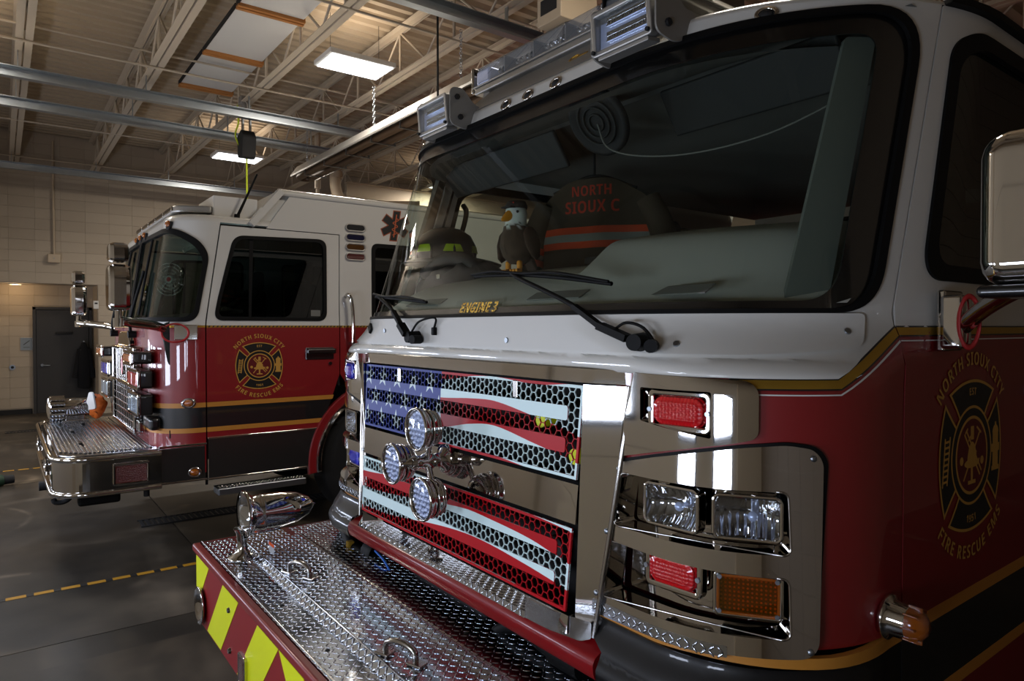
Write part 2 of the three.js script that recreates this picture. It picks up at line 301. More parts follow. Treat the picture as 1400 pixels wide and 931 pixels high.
DOORS.forEach(([c, w], n) => {
  const d = group('door_' + (n + 2), scene); d.userData.kind = 'structure'; d.position.set(c, 0, ZF + 0.1);
  const secM = std({ color: 0xd9d5ce, roughness: 0.55 }), wins = n === 2 ? [-1.65, 0.45, 1.65] : [-1.5, -0.5, 0.5, 1.5], y0 = 1.1, y1 = 1.5;
  const rows = [[0.01, 0.88], [0.885, 1.555], [1.56, 2.4], [2.405, 3.3], [3.305, 4.29]];
  for (const [a, b] of rows) {
    if (a < 1 && b > 1) { const s = rrect(-w / 2, a, w / 2, b, 0); for (const x of wins) s.holes.push(rrect(x - 0.3, y0, x + 0.3, y1, 0.02, THREE.Path)); mesh('section_panel', extrude(s, 0.05).translate(0, 0, -0.05), secM, d); }
    else mesh('section_panel', box(w, b - a, 0.05, 0, (a + b) / 2, -0.025), secM, d);
  }
  for (const x of wins) {
    const f = rrect(x - 0.33, y0 - 0.03, x + 0.33, y1 + 0.03, 0.03); f.holes.push(rrect(x - 0.29, y0 + 0.01, x + 0.29, y1 - 0.01, 0.015, THREE.Path));
    mesh('window_frame', extrude(f, 0.02).translate(0, 0, -0.07), M.dark, d);
    mesh('window_pane', box(0.6, y1 - y0, 0.006, x, (y0 + y1) / 2, -0.03), M.paneGlow, d);
    const l = new THREE.RectAreaLight(0xdde8ff, LIGHT.window * (n === 0 ? 0.6 : 1), 0.58, 0.38); l.position.set(c + x, (y0 + y1) / 2, ZF + 0.02); l.lookAt(c + x, (y0 + y1) / 2, 0); scene.add(l);
  }
});
// ceiling: corrugated deck panels on open-web joists
const ceiling = struct('ceiling', box(18.4, 0.2, 14.8, -5.3, 5.48, -5), M.deck);
{ const P = 0.19, N = 4, h = 0.045, shp = []; for (let i = 0; i < N; i++) { const x = i * P; shp.push([x, 0], [x + 0.07, 0], [x + 0.095, h], [x + 0.165, h]); } shp.push([N * P, 0]);
  const outline = [...shp, ...shp.slice().reverse().map(([x, y]) => [x, y + 0.003])], g = extrude(poly(outline), 14.4);
  for (let x = -13.7; x < 3.4; x += N * P) { const m = mesh('deck_panel', g, M.deck, ceiling); m.position.set(x, 5.31, -12.1); } }
const JOISTS = [1.0, -0.25, -1.45, -2.67, -3.88, -5.1, -6.3, -7.5];
{ const J = group('roof_joist', scene), L = [-13.6, 3.3], yb = 4.72, yt = 5.28, ang = (w, h) => { const l = L[1] - L[0], c = (L[0] + L[1]) / 2; return merge([box(l, 0.008, w, c, 0, w / 2), box(l, h, 0.008, c, h / 2, 0)]); };
  const lo = ang(0.065, 0.06);
  for (const s of [1, -1]) { const a = mesh('bottom_chord', mirror(lo, 1, 1, s).translate(0, yb, s * 0.012), M.beam, J), b = mesh('top_chord', mirror(lo, 1, -1, s).translate(0, yt, s * 0.012), M.beam, J); }
  const p = 1.22, dg = rod([0, yb + 0.03, 0], [p / 2, yt - 0.03, 0], 0.014, 6), ug = rod([p / 2, yt - 0.03, 0], [p, yb + 0.03, 0], 0.014, 6), vg = rod([p / 2, yb + 0.03, 0], [p / 2, yt - 0.03, 0], 0.018, 6);
  for (let x = L[0] + 0.15; x + p < L[1]; x += p) for (const g of [dg, ug, vg]) { const m = mesh('web_rod', g, M.beam, J); m.position.x = x; }
  const names = ['first roof joist from the garage doors, nearest the left edge', 'second roof joist from the garage doors, crossing above both galvanized tracks', 'third roof joist, the one beside the white panels', 'fourth roof joist, just behind the bright LED panel', 'fifth roof joist from the garage doors, behind the tube heater', 'sixth roof joist from the garage doors', 'seventh roof joist from the garage doors', 'eighth roof joist, deepest in the hall'];
  JOISTS.forEach((z, i) => { let o = J; if (i) { o = J.clone(); o.name = numbered('roof_joist'); scene.add(o); } o.position.z = z; o.userData = { label: names[i] + ', beige open-web steel', category: 'joist', group: 'open-web roof joists under the deck' }; }); }
// bridging rods along the joists
[[-4.3, 5.2], [-7.15, 4.98], [-6.9, 4.72], [-10.4, 4.98], [-10.4, 4.74], [-12.9, 4.72], [-4.2, 4.73]].forEach(([x, y], i) => tag(mesh('bridging_rod', rod([x, y - 0.02, -9], [x, y - 0.02, 2], 0.014, 6), M.beam), ['upper rod above the white ceiling panels', 'upper of the two rods left of the panels', 'lower of the two rods left of the panels', 'upper rod near the block wall', 'lower rod near the block wall', 'rod closest to the block wall', 'lower rod under the white ceiling panels'][i] + ', thin beige steel across the joists', 'rod', 'thin bridging rods across the joists'));
// overhead-door tracks
{ const prof = poly([[-0.045, 0], [0.045, 0], [0.045, 0.02], [0.037, 0.02], [0.037, 0.008], [-0.037, 0.008], [-0.037, 0.11], [0.045, 0.11], [0.045, 0.118], [-0.045, 0.118]]);
  const TR = [[-7.31, 4.42, -3.26, 'nearer galvanized door track, crossing the picture below the white panels', -1.45], [-8.36, 4.37, -2.95, 'second galvanized door track, with the perforated hanger', -0.25], [-12.65, 4.42, -3.4, 'lowest galvanized door track, near the block wall', -2.67], [-3.29, 4.45, -3.2, 'dark galvanized door track above the near engine', -1.45]];
  TR.forEach(([x, y, z0, lb]) => {
    const t = thing('door_track', lb, 'track', [x, y, 0], 0, 'galvanized overhead door tracks');
    mesh('channel', extrude(prof, 2.1 - z0).translate(0, 0, z0), M.galv, t);
    const bg = box(0.05, 4.72 - y - 0.118, 0.006, 0, (4.72 - y - 0.118) / 2 + 0.118, 0), holes = [];
    for (const jz of JOISTS) if (jz > z0 && jz < 1.5) { const b = mesh('hanger', [bg, ...[0.14, 0.18, 0.22, 0.26].filter(h => h < 4.7 - y).map(h => rod([0, h, -0.004], [0, h, 0.0045], 0.007, 8))], M.galv, t); b.position.z = jz + 0.05; }
  }); }
// white panels with wooden battens between the second and third joist
[[-8.26, -6.92], [-6.88, -5.46], [-5.42, -3.9]].forEach(([a, b], i) => {
  const t = thing('ceiling_panel', ['farthest', 'middle', 'nearest'][i] + ' white ceiling panel with a wooden batten at its end', 'panel', [(a + b) / 2, 5.0, -1.09], 0, 'white panels between the roof joists'), w = b - a;
  mesh('board', box(w, 0.02, 0.66, 0.03, 0.02, 0, 0.003), M.whitePanel, t);
  mesh('batten', box(0.05, 0.07, 0.7, -w / 2 + 0.01, 0, 0, 0.006), M.wood, t); mesh('batten', box(0.04, 0.05, 0.7, -w / 2 + 0.058, 0.0, 0, 0.006), M.wood, t);
  mesh('edge_angle', box(w, 0.05, 0.012, 0, 0.02, 0.345), M.dark, t);
});
// LED panels
PANELS.forEach(([x, z, k], i) => {
  const t = thing('ceiling_light', ['bright LED ceiling panel right of the white boards', 'small far LED ceiling panel above the left engine', 'LED ceiling panel above the near engine roof', 'LED ceiling panel in front of the left engine', 'LED ceiling panel deep in the hall', 'LED ceiling panel deep in the hall by the block wall'][i], 'light', [x, PANEL_Y, z], 0, 'LED panels under the joists');
  mesh('housing', box(0.5, 0.06, 0.8, 0, 0.035, 0, 0.01), M.whitePanel, t);
  for (let n = 0; n < 4; n++) mesh('diffuser_lamp', box(0.105, 0.012, 0.74, -0.18 + n * 0.12, 0, 0, 0.005), M.panelGlow, t);
  mesh('hanger_wire', [rod([0, 0.06, -0.3], [0, 0.55, -0.3], 0.003, 5), rod([0, 0.06, 0.3], [0, 0.55, 0.3], 0.003, 5)], M.cable, t);
  mesh('uplight_lamp', box(0.4, 0.008, 0.7, 0, 0.07, 0), M.upGlow, t);
  const u = new THREE.RectAreaLight(0xffeeda, LIGHT.uplight * k, 0.4, 0.7); u.position.set(x, PANEL_Y + 0.08, z); u.lookAt(x, 9, z); scene.add(u);
  const l = new THREE.RectAreaLight(0xfff4e4, (z > 0 ? LIGHT.panelFront : LIGHT.panel) * k, 0.46, 0.74); l.position.set(x, PANEL_Y - 0.02, z); l.lookAt(x, 0, z); scene.add(l);
});
{ const t = thing('wall_light', 'small warm light on the soffit inside the alcove', 'light', [-13.95, 2.5, 1.0]); mesh('fitting', rod([0, 0, 0], [0, 0.03, 0], 0.11, 20), M.whitePanel, t); mesh('bulb_lamp', rod([0, -0.006, 0], [0, 0, 0], 0.09, 20), M.alcoveGlow, t);
  const l = new THREE.PointLight(0xffd9a8, LIGHT.alcove, 0, 2); l.position.set(-13.95, 2.46, 1.0); l.shadow.radius = 3; l.castShadow = true; scene.add(l); }
// radiant tube heater
{ const t = thing('tube_heater', 'long radiant tube heater with shiny reflector hung on chains', 'heater', [0, 4.02, -2.55]), x0 = -8.5, x1 = -2.25, l = x1 - x0, c = (x0 + x1) / 2;
  const prof = [[-0.2, -0.02], [-0.2, 0.0], [-0.1, 0.14], [0.1, 0.14], [0.2, 0.0], [0.2, -0.02], [0.205, -0.02], [0.205, 0.004], [0.103, 0.146], [-0.103, 0.146], [-0.205, 0.004], [-0.205, -0.02]];
  mesh('reflector', extrude(poly(prof), l).rotateY(Math.PI / 2).translate(x0, 0, 0), M.alu, t);
  for (const z of [-0.09, 0.09]) { mesh('burner_tube', rod([x0 + 0.1, -0.02, z], [x1, -0.02, z], 0.05, 14), M.copper, t); }
  mesh('return_bend', new THREE.TorusGeometry(0.09, 0.05, 10, 16, Math.PI).rotateX(Math.PI / 2).rotateY(-Math.PI / 2).translate(x0 + 0.1, -0.02, 0), M.copper, t);
  for (let x = x0 + 0.5; x < x1; x += 0.75) mesh('tube_clamp', [box(0.02, 0.012, 0.34, x, -0.075, 0), box(0.02, 0.1, 0.008, x, -0.03, 0.16), box(0.02, 0.1, 0.008, x, -0.03, -0.16)], M.steel, t);
  const link = new THREE.TorusGeometry(0.016, 0.004, 6, 10);
  for (const x of [-8.2, -5.9, -3.9]) { const g = []; for (let k = 0; k < 14; k++) g.push(link.clone().rotateY(k % 2 ? Math.PI / 2 : 0).translate(x, 0.17 + k * 0.037, 0.05)); mesh('chain', g, M.steel, t); }
  const bx = mesh('burner_box', box(0.3, 0.3, 0.4, x1 - 0.1, 0.3, 0, 0.01), M.pipe, t);
  mesh('warning_label', [box(0.2, 0.06, 0.003, x1 - 0.1, 0.4, 0.202)], std({ color: 0x8c1a12 }), bx); mesh('rating_plate', box(0.2, 0.12, 0.003, x1 - 0.1, 0.29, 0.202), M.dark, bx);
}
// cord reel with its yellow cord
{ const t = thing('cord_reel', 'black cord reel hanging from the third joist with a yellow cord', 'reel', [-7.86, 4.25, -1.52]);
  mesh('reel_housing', extrude(roundPoly([[-0.14, 0.1], [-0.12, -0.2], [0.1, -0.24], [0.15, 0.05], [0.06, 0.16]], 0.04), 0.18, 0.01).translate(0, 0, -0.09), M.dark, t);
  mesh('mount_bracket', [box(0.06, 0.4, 0.02, 0, 0.32, 0.05), box(0.06, 0.4, 0.02, 0, 0.32, -0.05)], M.steel, t);
  mesh('yellow_cord', [tube([[0.02, 0.5, 0.12], [0.16, 0.38, 0.16], [0.05, 0.24, 0.12], [-0.1, 0.1, 0.12], [0, -0.2, 0.02]], 0.012, 40, 6), rod([0, -0.2, 0], [0.02, -1.9, 0], 0.012, 6)], M.rope, t);
  mesh('plug_end', [rod([0.25, 0.45, 0.1], [0.3, 0.28, 0.1], 0.04, 10), box(0.12, 0.1, 0.1, 0.22, 0.5, 0.1, 0.01)], M.alu, t);
  mesh('white_cable', tube([[0.25, 0.5, 0.1], [0.4, 0.4, 0.1], [0.42, 0.26, 0.1], [0.32, 0.22, 0.1]], 0.008, 24, 5), M.whitePanel, t); }
// vent pipe with elbow, and roof pipes beyond the left engine
{ const t = thing('vent_pipe', 'fat beige vent pipe bending down behind the tube heater', 'pipe', [-11.2, 4.2, -4.2]);
  mesh('elbow', tube([[0, 1.1, 0], [0, 0.25, 0], [0.08, 0.02, -0.1], [0.3, -0.06, -0.4], [0.9, -0.06, -1.4]], 0.11, 40, 14), M.pipe, t); mesh('coupling', rod([0, 0.5, 0], [0, 0.62, 0], 0.125, 16), M.pipe, t); }
tag(mesh('gas_pipe', [rod([-9.6, 4.1, -3.2], [-9.6, 5.34, -3.2], 0.05, 12), rod([-9.6, 4.1, -3.2], [-9.6, 3.9, -3.2], 0.03, 12)], M.pipe), 'upright beige gas pipe at the far end of the tube heater', 'pipe');
tag(mesh('round_duct', rod([-4.9, 4.0, -5.0], [-4.9, 5.25, -5.0], 0.13, 18), M.pipe), 'upright beige round duct behind the chain of the heater', 'duct');
tag(mesh('roof_beam', [box(0.2, 0.02, 7.5, -11.5, 4.4, -8.3), box(0.02, 0.3, 7.5, -11.5, 4.55, -8.3), box(0.2, 0.02, 7.5, -11.5, 4.7, -8.3)], M.beam), 'beige steel roof beam over the back of the left engine', 'beam');
tag(mesh('hanging_cable', rod([-3.85, 3.0, -2.2], [-3.85, 5.28, -2.2], 0.012, 6), M.cable), 'black cable hanging down from the deck past the heater', 'cable');
// beside the grey door
{ const t = thing('dark_jacket', 'dark jacket hanging on the wall beside the grey door', 'jacket', [-14.17, 1.38, -0.1]);
  mesh('jacket_body', lathe([[0.001, -0.92], [0.12, -0.9], [0.13, -0.5], [0.1, -0.15], [0.04, 0], [0.001, 0.02]], 18).scale(0.7, 1, 0.95), std({ color: 0x0a0b10, roughness: 0.95 }), t);
  for (const s of [1, -1]) mesh('sleeve', rod([0, -0.12, s * 0.07], [0.02, -0.7, s * 0.16], 0.045, 10, 0.05), std({ color: 0x0a0b10, roughness: 0.95 }), t);
  mesh('wall_hook', rod([-0.15, 0.02, 0], [0.03, 0.03, 0], 0.012, 8), M.steel, t); }
// ---------- the near engine ----------
const P = cabSurface({ W: 1.22, low: 0.36, high: 0.7, y0: 1.55, y1: 1.735, lean: 0.328, from: 1.735, ze: 0.7, A: 1.7 });
const smooth = (a, b, x) => { const t = Math.min(1, Math.max(0, (x - a) / (b - a))); return t * t * (3 - 2 * t); };
const lipP = (a, y, d) => P(a, y, d + 0.014 * Math.sqrt(Math.max(0, 1 - ((y - 1.607) / 0.022) ** 2)) * (1 - smooth(1.15, 1.4, Math.abs(a))));
const flareP = (a, y, d) => P(a, y, d + (1 - smooth(0.95, 1.45, Math.abs(a))) * (y > 0.888 ? 0.032 + 0.038 * smooth(0.966, 0.885, y) : 0.07 + 0.018 * Math.sin(Math.min(1, (0.888 - y) / 0.062) * Math.PI * 0.85)));
const goldP = (a, y, d) => P(a, y, d + 0.025 * (1 - smooth(1.17, 1.42, Math.abs(a))));
// place a geometry made round the origin (x across, y up, z outwards) on a surface at (a, y)
function basisOn(S, a, y, d = 0) {
  const e = 1e-3, q = S(a, y, d), x = S(a + e, y, d).sub(S(a - e, y, d)).normalize(), v = S(a, y + e, d).sub(S(a, y - e, d)), z = x.clone().cross(v).normalize(), yy = z.clone().cross(x);
  return new THREE.Matrix4().makeBasis(x, yy, z).setPosition(q);
}
const on = (S, a, y, g, d = 0) => g.clone().applyMatrix4(basisOn(S, a, y, d));
const ringShape = (w, h, r, t) => { const s = rrect(-w / 2, -h / 2, w / 2, h / 2, r); s.holes.push(rrect(-w / 2 + t, -h / 2 + t, w / 2 - t, h / 2 - t, Math.max(0.002, r - t), THREE.Path)); return s; };
const dome = (w, h, r, depth) => extrude(rrect(-w / 2, -h / 2, w / 2, h / 2, r), depth, depth * 0.45, 6);
const wall = (outline, S, d0, d1) => { // the four sides of a pocket
  const pos = [], idx = []; const pts = outline.extractPoints(8).shape;
  pts.forEach((p, i) => { const q = pts[(i + 1) % pts.length], n = Math.max(1, Math.ceil(p.distanceTo(q) / 0.05)); for (let k = 0; k < n; k++) { const a = p.clone().lerp(q, k / n), b = p.clone().lerp(q, (k + 1) / n), c = pos.length / 3; for (const [u, d] of [[a, d0], [b, d0], [a, d1], [b, d1]]) { const v = S(u.x, u.y, d); pos.push(v.x, v.y, v.z); } idx.push(c, c + 1, c + 2, c + 1, c + 3, c + 2); } });
  const g = new THREE.BufferGeometry(); g.setAttribute('position', new THREE.Float32BufferAttribute(pos, 3)); g.setIndex(idx); const f = g.toNonIndexed(); f.computeVertexNormals(); f.setAttribute('uv', new THREE.BufferAttribute(new Float32Array(f.attributes.position.count * 2), 2)); return f;
};
const lozenge = (() => { const g = new THREE.SphereGeometry(1, 8, 4); return g.scale(0.0122, 0.0018, 0.0033); })();
function tread(parent, spots, mat, geo = lozenge) { // raised pattern of tread plate
  const im = new THREE.InstancedMesh(geo, mat, spots.length), o = new THREE.Object3D(); spots.forEach(([p, q], i) => { o.position.copy(p); o.quaternion.copy(q); o.updateMatrix(); im.setMatrixAt(i, o.matrix); });
  im.name = 'tread_pattern'; im.userData.kind = 'stuff'; im.castShadow = im.receiveShadow = true; parent.add(im); return im;
}
function treadSpots(x0, x1, z0, z1, y, pitch = 0.0215) { const l = [], q = [1, -1].map(s => new THREE.Quaternion().setFromAxisAngle(V(0, 1, 0), s * Math.PI / 4)); let k = 0; for (let z = z0 + pitch / 2; z < z1; z += pitch, k++) { let i = 0; for (let x = x0 + pitch / 2; x < x1; x += pitch, i++) l.push([V(x, y, z), q[(i + k) % 2]]); } return l; }
const lensBump = canvasTex(128, 128, (c, w) => { c.fillStyle = '#444'; c.fillRect(0, 0, w, w); for (let y = 0; y < 8; y++) for (let x = 0; x < 8; x++) { const g = c.createRadialGradient(x * 16 + 8, y * 16 + 8, 1, x * 16 + 8, y * 16 + 8, 9); g.addColorStop(0, '#fff'); g.addColorStop(1, '#222'); c.fillStyle = g; c.fillRect(x * 16, y * 16, 16, 16); } }, false);
lensBump.wrapS = lensBump.wrapT = THREE.RepeatWrapping; lensBump.repeat.set(14, 14);
for (const k of ['lensRed', 'lensRedDim', 'lensBlue', 'lensAmber']) { M[k].bumpMap = lensBump; M[k].bumpScale = 0.003; }

const engine = thing('fire_engine', 'nearer red and white fire engine with flag grille and yellow chevron bumper', 'fire engine');
{
  const E = engine;
  // white front shell with the windscreen opening, apron and roof
  const shell = poly([[1.447, 1.702], [1.225, 1.587], [-1.225, 1.587], [-1.447, 1.702], [-1.447, 2.536], [1.447, 2.536]]);
  shell.holes.push(roundPoly([[-1.388, 1.736, 0.1], [1.388, 1.736, 0.1], [1.384, 2.515, 0.16], [0.6, 2.482, 0.2], [-0.6, 2.482, 0.2], [-1.384, 2.515, 0.16]], 0.1, THREE.Path));
  mesh('cab_front', sheet(shell, lipP, { d: -0.014, thick: 0.014, edge: 0.035 }), M.white, E);
  const cowl = mesh('cowl_panel', sheet(roundPoly([[-1.365, 1.732, 0.02], [-1.33, 1.655, 0.1], [-1.1, 1.637, 0.2], [1.1, 1.637, 0.2], [1.33, 1.655, 0.1], [1.365, 1.732, 0.02]], 0.1), P, { d: 0, thick: 0.011, edge: 0.05 }), M.white, E);
  each('cowl_screw', [[0.281, 1.66], [1.3, 1.69], [-0.56, 1.685], [0.9, 1.66]].map(([a, y]) => on(P, a, y, new THREE.CylinderGeometry(0.008, 0.009, 0.006, 10).rotateX(Math.PI / 2), 0.012)), M.steel, cowl);
  const sd = [[0, 2.536], [0.006, 2.548], [0.025, 2.56], [0.06, 2.57], [0.16, 2.586], [0.32, 2.6], [0.7, 2.62]];
  mesh('roof', roofShell(P, 2.536, 3.9, sd, 120), M.white, E);
  // windscreen: glass, black border, lettering
  const ws = mesh('windscreen', sheet(roundPoly([[-1.386, 1.737, 0.1], [1.386, 1.737, 0.1], [1.382, 2.513, 0.16], [0.6, 2.48, 0.2], [-0.6, 2.48, 0.2], [-1.382, 2.513, 0.16]], 0.1), P, { d: -0.006, edge: 0.06 }), M.glass, E);
  const fr = roundPoly([[-1.387, 1.7365, 0.1], [1.387, 1.7365, 0.1], [1.383, 2.514, 0.16], [0.6, 2.481, 0.2], [-0.6, 2.481, 0.2], [-1.383, 2.514, 0.16]], 0.1);
  fr.holes.push(roundPoly([[-1.285, 1.762, 0.09], [1.285, 1.762, 0.09], [1.276, 2.445, 0.07], [0.6, 2.412, 0.2], [-0.6, 2.412, 0.2], [-1.276, 2.445, 0.07]], 0.1, THREE.Path));
  mesh('black_border', sheet(fr, P, { d: -0.005, thick: 0.004, edge: 0.05 }), M.frit, ws);
  const gasket = roundPoly([[-1.396, 1.733, 0.11], [1.396, 1.733, 0.11], [1.392, 2.522, 0.17], [0.6, 2.489, 0.2], [-0.6, 2.489, 0.2], [-1.392, 2.522, 0.17]], 0.1);
  gasket.holes.push(roundPoly([[-1.372, 1.744, 0.1], [1.372, 1.744, 0.1], [1.368, 2.502, 0.15], [0.6, 2.47, 0.2], [-0.6, 2.47, 0.2], [-1.368, 2.502, 0.15]], 0.1, THREE.Path));
  mesh('rubber_gasket', sheet(gasket, P, { d: 0.0, thick: 0.013, edge: 0.05 }), M.rubber, ws);
  const word = canvasTex(1024, 192, (c, w, h) => { c.clearRect(0, 0, w, h); c.font = 'italic bold 180px sans-serif'; c.textAlign = 'center'; c.textBaseline = 'middle'; c.save(); c.translate(w / 2, h / 2); c.scale(0.98, 1); c.lineWidth = 14; c.strokeStyle = '#0b0a05'; c.strokeText('ENGINE 3', 0, 6, 980); c.fillStyle = '#e2b02a'; c.fillText('ENGINE 3', 0, 6, 980); c.restore();
    c.globalCompositeOperation = 'source-atop'; const r = rng(4); for (let i = 0; i < 900; i++) { c.fillStyle = r() > 0.5 ? 'rgba(90,55,5,0.75)' : 'rgba(255,225,110,0.8)'; c.beginPath(); c.arc(r() * w, r() * h, 5 + 5 * r(), 0, 7); c.fill(); } });
  mesh('lettering', sheet(rrect(-0.05, 1.741, 0.235, 1.789, 0), P, { d: -0.0005, edge: 0.05, uv: (a, y) => [(a + 0.05) / 0.285, (y - 1.741) / 0.048] }), std({ map: word, transparent: true, metalness: 0.3, roughness: 0.4, polygonOffset: true, polygonOffsetFactor: -1 }), ws);
  // red corners with gold belt, stripes and black skirts, left and right
  for (const s of [1, -1]) {
    const f = l => poly(s > 0 ? l.map(([a, y]) => [a, y]) : l.map(([a, y]) => [-a, y]));
    const cp = f([[0.64, 1.0], [1.447, 1.0], [1.447, 1.70], [1.225, 1.586], [0.7, 1.588]]);
    for (const l of [[[0.775, 1.455], [0.98, 1.44], [0.98, 1.567], [0.775, 1.567]], [[0.69, 1.195], [0.71, 1.35], [1.124, 1.356], [1.128, 1.2]], [[0.665, 1.014], [0.68, 1.178], [1.124, 1.174], [1.126, 1.024]]]) cp.holes.push(poly(l.map(([a, y]) => [s * a, y]), THREE.Path));
    const c = mesh('corner_panel', sheet(cp, P, { d: -0.014, thick: 0.0135, edge: 0.04 }), M.red, E);
    const band = (o, w, a1) => [[1.0, 1.584 - o], [1.227, 1.584 - o], [1.449, 1.699 - o], [a1, 1.699 - o], [a1, 1.699 - o - w], [1.452, 1.699 - o - w], [1.229, 1.584 - o - w], [1.0, 1.584 - o - w]];
    mesh('belt_outline', sheet(f(band(-0.004, 0.026, 1.449)), P, { d: 0.0002, thick: 0.0006, edge: 0.05 }), M.black, c);
    mesh('belt_stripe', sheet(f(band(0, 0.018, 1.449)), P, { d: 0.0008, thick: 0.0006, edge: 0.05 }), M.goldLeaf, c);
    mesh('pinstripe', sheet(f(band(0.03, 0.003, 1.449)), P, { d: 0.0002, thick: 0.0005, edge: 0.05 }), M.whitePanel, c);
    mesh('gold_stripe', sheet(f([[0.645, 0.953], [0.94, 0.972], [1.2, 0.97], [1.449, 0.966], [1.449, 1.0], [1.2, 0.994], [0.94, 0.997], [0.645, 0.974]]), goldP, { d: -0.013, thick: 0.0145, edge: 0.05 }), M.gold, c);
    mesh('black_skirt', sheet(f([[0.715, 0.822], [1.449, 0.822], [1.449, 0.966], [0.66, 0.966], [0.66, 0.93], [0.715, 0.9]]), flareP, { d: -0.012, thick: 0.012, edge: 0.022 }), M.blackSkirt, c);
    mesh('lower_skirt', sheet(f([[0.9, 0.5], [1.449, 0.5], [1.449, 0.83], [0.9, 0.83]]), P, { d: -0.05, thick: 0.02, edge: 0.06 }), M.darkGloss, c);
    // amber side marker
    const mk = mesh('side_marker', on(P, s * 1.375, 1.045, lathe([[0.045, 0], [0.05, 0.005], [0.05, 0.012], [0.04, 0.02], [0.038, 0.05], [0.033, 0.052]], 24).rotateX(Math.PI / 2)), M.chrome, E);
    mesh('amber_lens', [on(P, s * 1.375, 1.045, lathe([[0.036, 0.045], [0.036, 0.06], [0.03, 0.078], [0.016, 0.088], [0.0001, 0.09]], 24).rotateX(Math.PI / 2)), ...[0, 1, 2, 3, 4, 5, 6, 7].map(k => on(P, s * 1.375, 1.045, box(0.004, 0.03, 0.03, 0, 0.026, 0.062, 0.0015).rotateZ(k * Math.PI / 4)))], M.lensAmber, mk);
  }
  // ---- grille: chrome surround, two flag screens, radiator behind
  const G = (x, y, d) => { const xe = 0.655 - (1.55 - y) * 0.05, z = 0.036 + (1.55 - y) * 0.063, o = Math.max(0, Math.abs(x) - xe); return V(x, y, z - o * 0.35 + d); };
  const xo = y => 0.776 - (1.59 - y) * 0.122, xi = y => 0.655 - (1.55 - y) * 0.05;
  const sur = group('grille_surround', E);
  mesh('top_band', sheet(poly([[-xo(1.592), 1.592], [xo(1.592), 1.592], [xo(1.56), 1.556], [-xo(1.56), 1.556]].reverse()), G, { d: -0.03, thick: 0.03, edge: 0.08 }), M.chrome, sur);
  mesh('middle_band', sheet(poly([[-xi(1.29), 1.292], [-xi(1.19), 1.19], [xi(1.19), 1.19], [xi(1.29), 1.292]]), G, { d: -0.03, thick: 0.03, edge: 0.1 }), M.chrome, sur);
  mesh('bottom_band', sheet(poly([[-xi(0.95), 0.952], [-xi(0.905), 0.905], [xi(0.905), 0.905], [xi(0.95), 0.952]]), G, { d: -0.03, thick: 0.028, edge: 0.1 }), M.chrome, sur);
  for (const s of [1, -1]) mesh('side_column', sheet(poly([[s * (xi(1.553) + 0.004), 1.553], [s * (xi(0.905) + 0.004), 0.905], [s * xo(0.905), 0.905], [s * xo(1.553), 1.553]]), (x, y, d) => G(x, y, d).setZ(0.052 - Math.max(0, Math.abs(x) - xi(y)) * 0.35 + d), { d: -0.03, thick: 0.03, edge: 0.06 }), M.chrome, sur);
  each('edge_trim', [1, -1].flatMap(s => { const l = []; for (let k = 0; k <= 6; k++) { const y = 1.59 - k * 0.112; const v = G(s * xo(y), y, 0.0); l.push([v.x + s * 0.006, v.y, v.z]); } return [tube(l, 0.007, 24, 8)]; }), M.chromeSoft, sur);
  mesh('radiator', box(1.34, 0.72, 0.02, 0, 1.25, -0.09), M.void, sur);
  mesh('backing_ring', sheet(poly([[-0.8, 0.9], [0.8, 0.9], [0.8, 1.6], [-0.8, 1.6]]), (x, y, d) => V(x, y, -0.1 + d), { edge: 0.5 }), M.void, sur);
  const flag = n => canvasTex(1600, 300, (c, w, h) => {
    const red = '#b3121c', white = '#d9f0f0', T = [0, 0.2, 0.457, 0.6, 0.7, 0.85, 0.95, 1];
    // where each stripe begins (share of the height) at the places T along the screen
    const lines = n ? [[red, [0.27, 0.18, 0, 0, 0, 0, 0.03, 0.06]], [white, [0.55, 0.5, 0.33, 0.25, 0.26, 0.31, 0.4, 0.44]], [red, [0.9, 0.86, 0.67, 0.6, 0.6, 0.66, 0.72, 0.76]]]
      : [[white, [0.1, 0.1, 0.11, 0.02, 0, 0.04, 0, 0]], [red, [0.36, 0.36, 0.36, 0.31, 0.3, 0.41, 0.5, 0.55]], [white, [0.8, 0.8, 0.77, 0.64, 0.6, 0.71, 0.79, 0.83]], [red, [0.97, 0.97, 0.97, 0.97, 0.96, 1.01, 1.01, 1.01]]];
    const at = (l, t) => { let k = 0; while (k < T.length - 2 && t > T[k + 1]) k++; const q = (t - T[k]) / (T[k + 1] - T[k]), m = i => i <= 0 || i >= T.length - 1 ? 0 : (l[i + 1] - l[i - 1]) / (T[i + 1] - T[i - 1]), d = T[k + 1] - T[k], q2 = q * q, q3 = q2 * q; return (2 * q3 - 3 * q2 + 1) * l[k] + (q3 - 2 * q2 + q) * d * m(k) + (3 * q2 - 2 * q3) * l[k + 1] + (q3 - q2) * d * m(k + 1); };
    c.fillStyle = n ? white : red; c.fillRect(0, 0, w, h);
    for (const [col, l] of lines) { c.fillStyle = col; c.beginPath(); c.moveTo(0, h); for (let x = 0; x <= w; x += 8) c.lineTo(x, h * at(l, x / w)); c.lineTo(w, h); c.fill(); }
